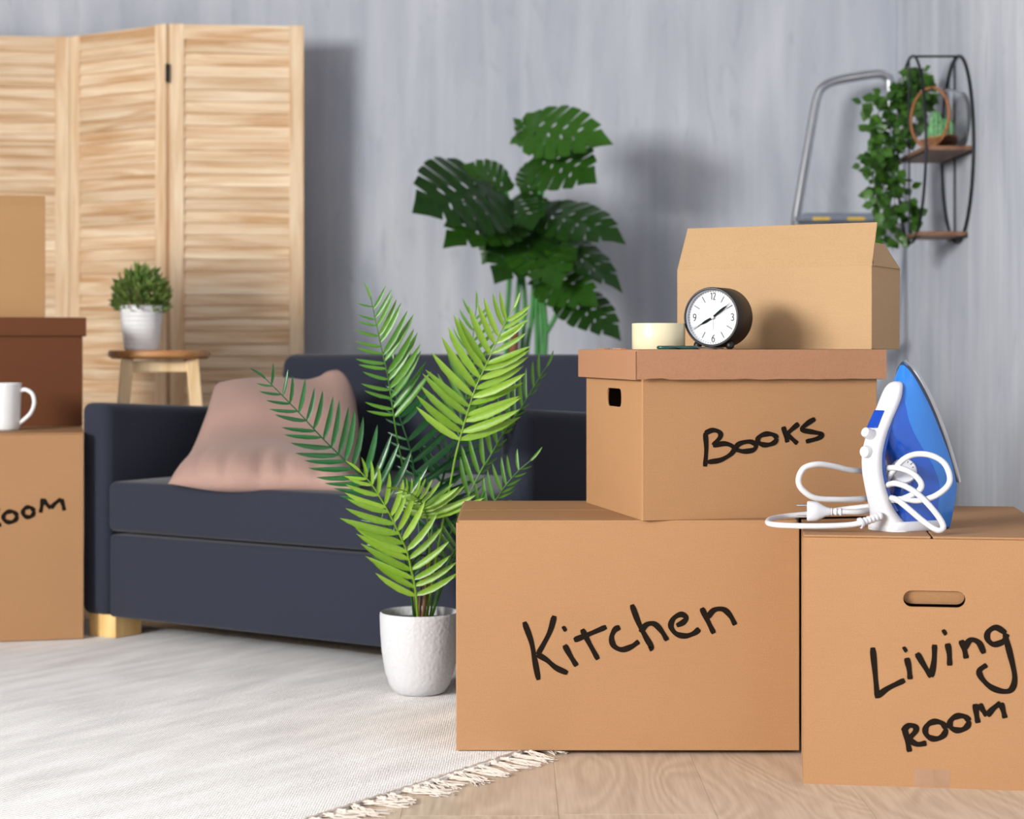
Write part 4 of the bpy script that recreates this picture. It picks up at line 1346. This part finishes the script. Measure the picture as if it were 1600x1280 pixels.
for h in range(12):
    if h in (0, 3, 6, 9): continue
    a = math.radians(90-h*30)
    flatbar(m, .030*math.cos(a), .030*math.sin(a), .042*math.cos(a), .042*math.sin(a), .0010, .0010, -.0090, .0003)
m.build('hour_mark', M_DGREY, dial, smooth=0)
m = MB()
for k in range(60):
    a = math.radians(k*6)
    flatbar(m, .0448*math.cos(a), .0448*math.sin(a), .0468*math.cos(a), .0468*math.sin(a), .0007, .0007, -.0090, .0003)
m.build('minute_mark', M_DGREY, dial, smooth=0)
def numeral(paths, cx, cy, s):
    m = MB()
    for p in paths:
        P = catmull([Vector((cx+x*s, cy+y*s, 0)) for x, y in p], 5)
        q = [CM @ (v+Vector((0, 0, -.0090))) for v in P]
        m.ribbon(q, .0012, .0003, None, None, (CM.to_3x3() @ Vector((0,0,1))))
    return m.build('numeral', M_DGREY, dial, smooth=0)
S = .0060
numeral([[(-.75,.7),(-.45,1.0)],[(-.45,1.0),(-.45,0),(-.45,-1.0)],[(.1,.6),(.25,.95),(.6,.9),(.7,.45),(.4,-.3),(.1,-.95)],[(.1,-1.0),(.4,-1.0),(.75,-1.0)]], .0, .0372, S)
numeral([[(.4,1.0),(.0,.6),(-.35,-.1),(-.3,-.8),(.05,-1.0),(.38,-.75),(.38,-.1),(.1,.15),(-.28,.0)]], .0, -.0372, S)
numeral([[(-.3,-1.0),(.1,-.75),(.38,.1),(.3,.8),(-.05,1.0),(-.38,.75),(-.38,.1),(-.1,-.15),(.3,.0)]], -.0355, .0, S)
numeral([[(-.35,.8),(.0,1.0),(.38,.75),(.3,.25),(.0,.05)],[(.0,.05),(.38,-.2),(.4,-.75),(.0,-1.0),(-.38,-.8)]], .0365, .0, S)
def hand(name, ang, l0, l1, w, z, mat):
    a = math.radians(ang); m = MB()
    pts = [(l0, -w*.35), (l1*.45, -w*.6), (l1*.62, -w*.5), (l1*.78, -w*.12), (l1, -.0001), (l1, .0001), (l1*.78, w*.12), (l1*.62, w*.5), (l1*.45, w*.6), (l0, w*.35)]
    c, s = math.cos(a), math.sin(a)
    m.plate([(x*c-y*s, x*s+y*c) for x, y in pts], [], .0004, CM @ Matrix.Translation((0, 0, z)))
    return m.build(name, mat, clock, smooth=0)
hand('hour_hand', 209, -.004, .033, .0040, -.0080, M_HAND)
hand('minute_hand', 37, -.006, .042, .0036, -.0070, M_HAND)
m = MB(); flatbar(m, -.0400*math.cos(math.radians(28)), -.0400*math.sin(math.radians(28)), .044*math.cos(math.radians(28)), .044*math.sin(math.radians(28)), .0005, .0004, -.0060)
m.build('second_hand', M_DGREY, clock, smooth=0)
m = MB(); flatbar(m, 0, 0, .0, -.022, .0005, .0004, -.0085)
m.build('alarm_hand', plain('pale_grey_hand', srgb(190, 190, 192), .5), clock, smooth=0)
m = MB(); m.lathe([(.0032, -.009), (.0032, -.0045), (.0024, -.0040), (.0001, -.0038)], 20, CM)
m.build('hub', M_DIAL, clock, smooth=50)
for x, y in ((-.031, .012), (.031, .012), (-.014, .050), (.014, .050)):
    m = MB(); m.lathe([(.0001, .0), (.004, .0004), (.0068, .0028), (.0075, .0065), (.0066, .0105), (.004, .014), (.0001, .0155)], 20, Matrix.Translation((x, y, 0)))
    m.build('foot', M_BLK, clock, smooth=60)

# ---------------------------------------------------------------- tape roll
tp = thing('tape_roll', 'roll of cream packing tape lying flat beside the alarm clock', 'tape', (W(1029, 546, 3.245).x, 3.245, zlid))
M_ROLL = plain('cream_tape_roll', srgb(212, 202, 168), .28, var=.03, scale=8, Transmission_Weight=.12)
m = MB(); m.lathe([(.0395, .0002), (.0468, .0), (.0474, .001), (.0474, .0452), (.0468, .0462), (.0395, .046)], 56)
m.build('tape', M_ROLL, tp, smooth=40)
m = MB(); m.lathe([(.0394, .0), (.0394, .0462), (.0372, .0462), (.0372, 0), (.0394, 0)], 48)
m.build('core', M_KRAFT, tp, smooth=40)

# ---------------------------------------------------------------- scissors
sc_p = W(1052, 546, 3.178)
sci = thing('scissors', 'pair of scissors with dark green loop handles in front of the tape roll', 'scissors', (sc_p.x, 3.178, zlid), math.radians(10))
M_TEAL = plain('dark_green_plastic', srgb(16, 70, 62), .3, var=.05)
M_BLADE = plain('blade_steel', srgb(96, 92, 90), .3, .9)
for i, (cx, cy, rx, ry) in enumerate(((-.014, -.006, .0145, .0085), (.022, .004, .021, .009))):
    m = MB(); m.tube([(cx+rx*math.cos(a), cy+ry*math.sin(a), .0032) for a in [2*math.pi*k/28 for k in range(28)]], .0030, 8, True)
    m.build('handle_loop', M_TEAL, sci, smooth=60)
m = MB(); m.plate([(.040, .001), (.064, .000), (.095, .012), (.093, .016), (.06, .009), (.040, .007)], [], .0016, Matrix.Translation((0, 0, .001)))
m.build('blade', M_BLADE, sci, smooth=0)
m = MB(); m.plate([(-.002, -.004), (.02, -.008), (.05, -.003), (.094, .017), (.092, .020), (.05, .006), (.02, -.002)], [], .0016, Matrix.Translation((0, 0, .0028)))
m.build('blade', M_BLADE, sci, smooth=0)

# ---------------------------------------------------------------- steam iron standing on its heel
IX, IY, IZ = .6405, 3.045, LH+.0003
PSI = math.radians(38)
iron = thing('steam_iron', 'blue and white steam iron standing on its heel on the Living ROOM box', 'iron', (IX, IY, IZ))
er = Vector((math.cos(PSI), math.sin(PSI), 0)); et = Vector((math.sin(PSI), -math.cos(PSI), 0))
def IP(r, t, h): return er*r+et*t+Vector((0, 0, h))
M_BLUE = plain('blue_translucent_shell', srgb(20, 82, 184), .18, var=.04, scale=12, Coat_Weight=.3, Transmission_Weight=.12)
M_TANK = plain('light_blue_tank', srgb(38, 118, 204), .2, var=.04, scale=12, Coat_Weight=.3, Transmission_Weight=.15)
M_IWHITE = plain('white_plastic', srgb(200, 201, 206), .3, var=.01)
M_CORD = plain('white_cord', srgb(198, 198, 200), .5, var=.02)
M_SOLE = plain('soleplate_metal', srgb(176, 178, 182), .28, .95, var=.03)
M_BTN = plain('blue_button', srgb(18, 62, 158), .25)
def interp(tab, h):
    for i in range(len(tab)-1):
        if tab[i][0] <= h <= tab[i+1][0]:
            q = (h-tab[i][0])/(tab[i+1][0]-tab[i][0]); q2 = q
            return [a+(b-a)*q2 for a, b in zip(tab[i][1:], tab[i+1][1:])]
    return list(tab[-1][1:])
#        h     r_left  r_right  w_left w_right
BODY = [(.004, -.008, .0880, .030, .046), (.03, -.004, .0925, .026, .049), (.06, .012, .0975, .024, .051), (.08, .016, .0965, .024, .0520), (.11, .008, .0855, .024, .0515),
        (.14, -.012, .0740, .022, .0490), (.17, -.022, .0625, .020, .0450), (.20, -.014, .0510, .018, .0390), (.23, .002, .0395, .014, .0300), (.255, .012, .0300, .009, .0200), (.272, .0175, .0240, .004, .0100), (.279, .020, .0225, .0015, .003)]
def smoothtab(tab, n):
    P = catmull([Vector((r[0], r[1], r[2])) for r in tab], n); Q = catmull([Vector((r[3], r[4], 0)) for r in tab], n)
    return [(p.x, p.y, p.z, q.x, q.y) for p, q in zip(P, Q)]
BT = smoothtab(BODY, 5)
def half(q, wl, wr):
    return wl+(wr-wl)*(math.sin(min(1, q)*math.pi/2))**1.15
SPLIT = .52
def body_ring(row, q0, q1, nq=10, cap_l=True):
    h, rl, rr, wl, wr = row
    pts = []
    for k in range(nq+1):
        q = q0+(q1-q0)*k/nq; pts.append(IP(rl+(rr-rl)*q, half(q, wl, wr), h))
    for k in range(nq, -1, -1):
        q = q0+(q1-q0)*k/nq; pts.append(IP(rl+(rr-rl)*q, -half(q, wl, wr), h))
    if q0 == 0:     # round the handle side
        pts.append(IP(rl-wl*.45, -wl*.6, h)); pts.append(IP(rl-wl*.6, 0, h)); pts.append(IP(rl-wl*.45, wl*.6, h))
    return pts
m = MB(); m.loft([body_ring(r, 0, .80) for r in BT if r[0] < .246]); m.build('body_shell', M_BLUE, iron, smooth=60)
QT = [(0, .66), (.06, .58), (.12, .46), (.17, .34), (.20, .24), (.225, .12), (.245, .03), (.30, .02)]
m = MB(); m.loft([body_ring((h, rl, rr, wl+.0007, wr+.0007), interp(QT, h)[0], .985) for h, rl, rr, wl, wr in BT]); m.build('water_tank', M_TANK, iron, smooth=60)
# soleplate : flat teardrop leaning with the body
sa = Vector((.0225, 0, .282)); sb = Vector((.0995, 0, .078))
axis = (sb-sa)
nr = Vector((axis.z, 0, -axis.x)).normalized()      # in (r,-,h)
if nr.x < 0: nr = -nr
outl = []
ns = 22
for k in range(ns+1):
    t = k/ns; outl.append((t, .0545*(math.sin(min(1, t**.62)*math.pi/2*.98))**.95))
def sole_ring(off, grow):
    pts = []
    for t, w in outl: 
        c = sa+axis*t+nr*off; pts.append(IP(c.x, w+grow*(1 if w > .002 else .3), c.z-(.0 if t < .98 else grow)))
    for t, w in reversed(outl[1:]):
        c = sa+axis*t+nr*off; pts.append(IP(c.x, -w-grow, c.z-(.0 if t < .98 else grow)))
    return pts
m = MB(); m.loft([sole_ring(-.001, -.001), sole_ring(.0005, .0008), sole_ring(.0055, .0008), sole_ring(.0068, -.001)])
m.build('soleplate', M_SOLE, iron, smooth=35)
m = MB(); m.loft([sole_ring(-.006, -.002), sole_ring(-.0005, -.001)])
m.build('gasket', plain('dark_gasket', srgb(40, 48, 66), .6), iron, smooth=35)
# white handle spine
HAND = [(.2480, .0055, .004, .006), (.245, .0030, .0075, .012), (.237, -.0025, .0100, .0165), (.222, -.0095, .0120, .0190), (.205, -.0195, .0125, .0190), (.185, -.0325, .0125, .0185), (.160, -.046, .0125, .018), (.130, -.0565, .0125, .018),
        (.100, -.0565, .0125, .018), (.070, -.048, .0125, .019), (.042, -.036, .0135, .022), (.022, -.024, .017, .028), (.008, -.014, .023, .036), (.0, -.010, .027, .040)]
HS = catmull([Vector((a, b, c)) for a, b, c, d in HAND], 5); HW = catmull([Vector((d, 0, 0)) for a, b, c, d in HAND], 5)
def oval_ring(h, r, a, w, n=16): return [IP(r+a*math.copysign(abs(math.cos(x))**.8, math.cos(x)), w*math.copysign(abs(math.sin(x))**.8, math.sin(x)), h) for x in [2*math.pi*k/n for k in range(n)]]
m = MB(); m.loft([oval_ring(p.x, p.y, p.z, w.x) for p, w in zip(HS, HW)]); m.build('handle', M_IWHITE, iron, smooth=60)
# blue grip lining on the inner side of the handle
m = MB(); m.loft([oval_ring(p.x, p.y+p.z*.9, p.z*.75, w.x*.93) for p, w in zip(HS, HW) if .03 < p.x < .215]); m.build('grip_lining', M_BLUE, iron, smooth=60)
# white heel base
def base_ring(h, g):
    pts = []
    for r, w in ((-.036, .012), (-.030, .030), (-.012, .040), (.02, .046), (.055, .0475), (.066, .046)):
        pts.append(IP(r-g*.4, w+g, h))
    for r, w in reversed(((-.036, .012), (-.030, .030), (-.012, .040), (.02, .046), (.055, .0475), (.066, .046))):
        pts.append(IP(r-g*.4, -w-g, h))
    return pts
m = MB(); m.loft([base_ring(0, 0), base_ring(.002, .0015), base_ring(.012, .0012), base_ring(.016, -.002)]); m.build('heel_base', M_IWHITE, iron, smooth=40)
# heel foot of blue body at the back
m = MB(); m.loft([[IP(r, t, h) for r, t in ((.066, -.044), (.092, -.042), (.092, .042), (.066, .044))] for h in (0, .006)]); m.build('rear_foot', M_BLUE, iron, smooth=0, bevel=.002)
# controls
def knob(name, r, h, rad, ln, mat, tilt=0, t=0):
    c = IP(r, t, h); ax = (-er*math.cos(tilt)+Vector((0, 0, math.sin(tilt)))).normalized()
    y = et; x = y.cross(ax)
    M = Matrix.Identity(4)
    for i in range(3): M[i][0] = x[i]; M[i][1] = y[i]; M[i][2] = ax[i]; M[i][3] = c[i]
    m = MB(); m.lathe([(rad, 0), (rad, ln*.75), (rad*.85, ln), (.0001, ln)], 24, M)
    return m.build(name, mat, iron, smooth=50)
knob('spray_button', -.054, .158, .009, .022, M_IWHITE, .35)
knob('steam_slider', -.058, .132, .0105, .019, M_IWHITE, .05)
m = MB()
for (dh) in (0,):
    m.loft([[IP(r, t, h) for r, t, h in ((-.0570, -.013, .172), (-.0570, .008, .172), (-.0370, .008, .201), (-.0370, -.013, .201))],
            [IP(r, t, h) for r, t, h in ((-.040, -.0185, .170), (-.040, .009, .170), (-.022, .009, .198), (-.022, -.0185, .198))]])
m.build('blue_button', M_BTN, iron, smooth=0, bevel=.002)
# temperature dial seen through the handle opening
dc = IP(.002, .016, .098)
ax = (-er*.55+et*.75+Vector((0, 0, .25))).normalized(); x = Vector((0,0,1)).cross(ax).normalized(); y = ax.cross(x)
M = Matrix.Identity(4)
for i in range(3): M[i][0] = x[i]; M[i][1] = y[i]; M[i][2] = ax[i]; M[i][3] = dc[i]
m = MB(); m.lathe([(.0215, -.006), (.0215, .008), (.0195, .010), (.0001, .010)], 32, M); dl = m.build('temperature_dial', M_IWHITE, iron, smooth=45)
m = MB()
for k in range(7):
    a = math.radians(20+k*22)
    m.box(.014, .017+.002*(k % 2), -.0006, .0006, .0099, .0103, M @ Matrix.Rotation(a, 4, 'Z'))
m.build('dial_mark', M_INK, dl, smooth=0)
# cord, plug and sleeve, lying round the iron
ROOTN = Vector((IX, IY, IZ))
def z7(x, y, Y): return W(1190+.28121*x, 540+.28121*y, Y)-ROOTN
CRD = .0049
def cord(pts, k=8):
    m = MB(); m.tube(catmull([z7(*p) for p in pts], k), CRD, 10)
    return m.build('power_cord', M_CORD, iron, smooth=60)
cord([(560,985,2.990),(480,998,2.995),(330,1004,3.00),(150,1001,3.02),(60,994,3.05),(34,982,3.08),(55,964,3.11),(120,951,3.14),(215,941,3.15),(330,930,3.15),(460,910,3.13),(560,898,3.11),(640,885,3.09),(690,850,3.045)])
cord([(455,925,3.075),(540,925,3.07),(610,912,3.075),(660,890,3.065),(705,868,3.03),(755,855,2.995),(800,854,2.985),(870,862,2.98),(960,838,2.97),(1030,785,2.962),(1046,730,2.962),(1015,655,2.968),(945,612,2.972),(860,604,2.98),(790,632,2.985),(735,695,3.005),(690,752,3.03),(670,775,3.05)])
cord([(700,850,3.045),(640,848,3.06),(580,851,3.045),(520,855,3.02),(430,857,3.0),(300,848,2.985),(225,800,2.98),(205,745,2.98),(235,682,2.98),(310,660,2.985),(400,671,3.0),(480,690,3.02),(560,697,3.045),(610,692,3.052),(665,684,3.03),(760,681,2.99),(840,712,2.98),(886,765,2.975),(875,805,2.975),(810,842,2.985),(745,862,3.0)])
cord([(665,815,3.05),(685,788,3.025),(712,771,3.0),(750,767,2.985),(810,788,2.975),(880,836,2.97),(955,915,2.962),(1003,985,2.958),(1006,1018,2.956),(975,1026,2.955),(905,982,2.962),(810,902,2.975),(750,856,2.99),(705,845,3.02)])
m = MB(); a = z7(665, 946, 3.005); b = z7(545, 988, 2.993)
P = [a.lerp(b, i/12) for i in range(13)]
m.tube(P, [(.0072 if i % 2 else .0062) if i < 11 else .0092 for i in range(13)], 12); m.build('cord_sleeve', M_IWHITE, iron, smooth=30)
# plug
a = z7(252, 920, 3.085); b = z7(455, 925, 3.075)
d = (b-a).normalized(); L = (b-a).length
up = Vector((0,0,1)); up = (up-d*up.dot(d)).normalized(); sd = d.cross(up)
def pring(t, w, hgt, n=16): return [a+d*t*L+up*hgt*math.copysign(abs(math.sin(x))**.7, math.sin(x))+sd*w*math.copysign(abs(math.cos(x))**.7, math.cos(x)) for x in [2*math.pi*k/n for k in range(n)]]
m = MB(); m.loft([pring(0, .012, .0155), pring(.03, .0135, .0172), pring(.26, .0135, .0170), pring(.34, .012, .0150), pring(.52, .008, .0085), pring(.64, .006, .0065)])
plug = m.build('plug', M_IWHITE, iron, smooth=45)
m = MB(); rg_ = []
for i in range(13):
    t = .62+.38*i/12; r = .0066 if i % 4 in (1, 2) else .0046
    rg_.append(pring(t, r*.85, r))
m.loft(rg_); m.build('strain_relief', M_IWHITE, plug, smooth=25)
for s in (-.0095, .0095):
    m = MB(); p = a+up*s; m.tube([p, p-d*.012, p-d*.0175], [.0021, .0021, .0014], 8); m.build('prong', M_STEEL, plug, smooth=50)
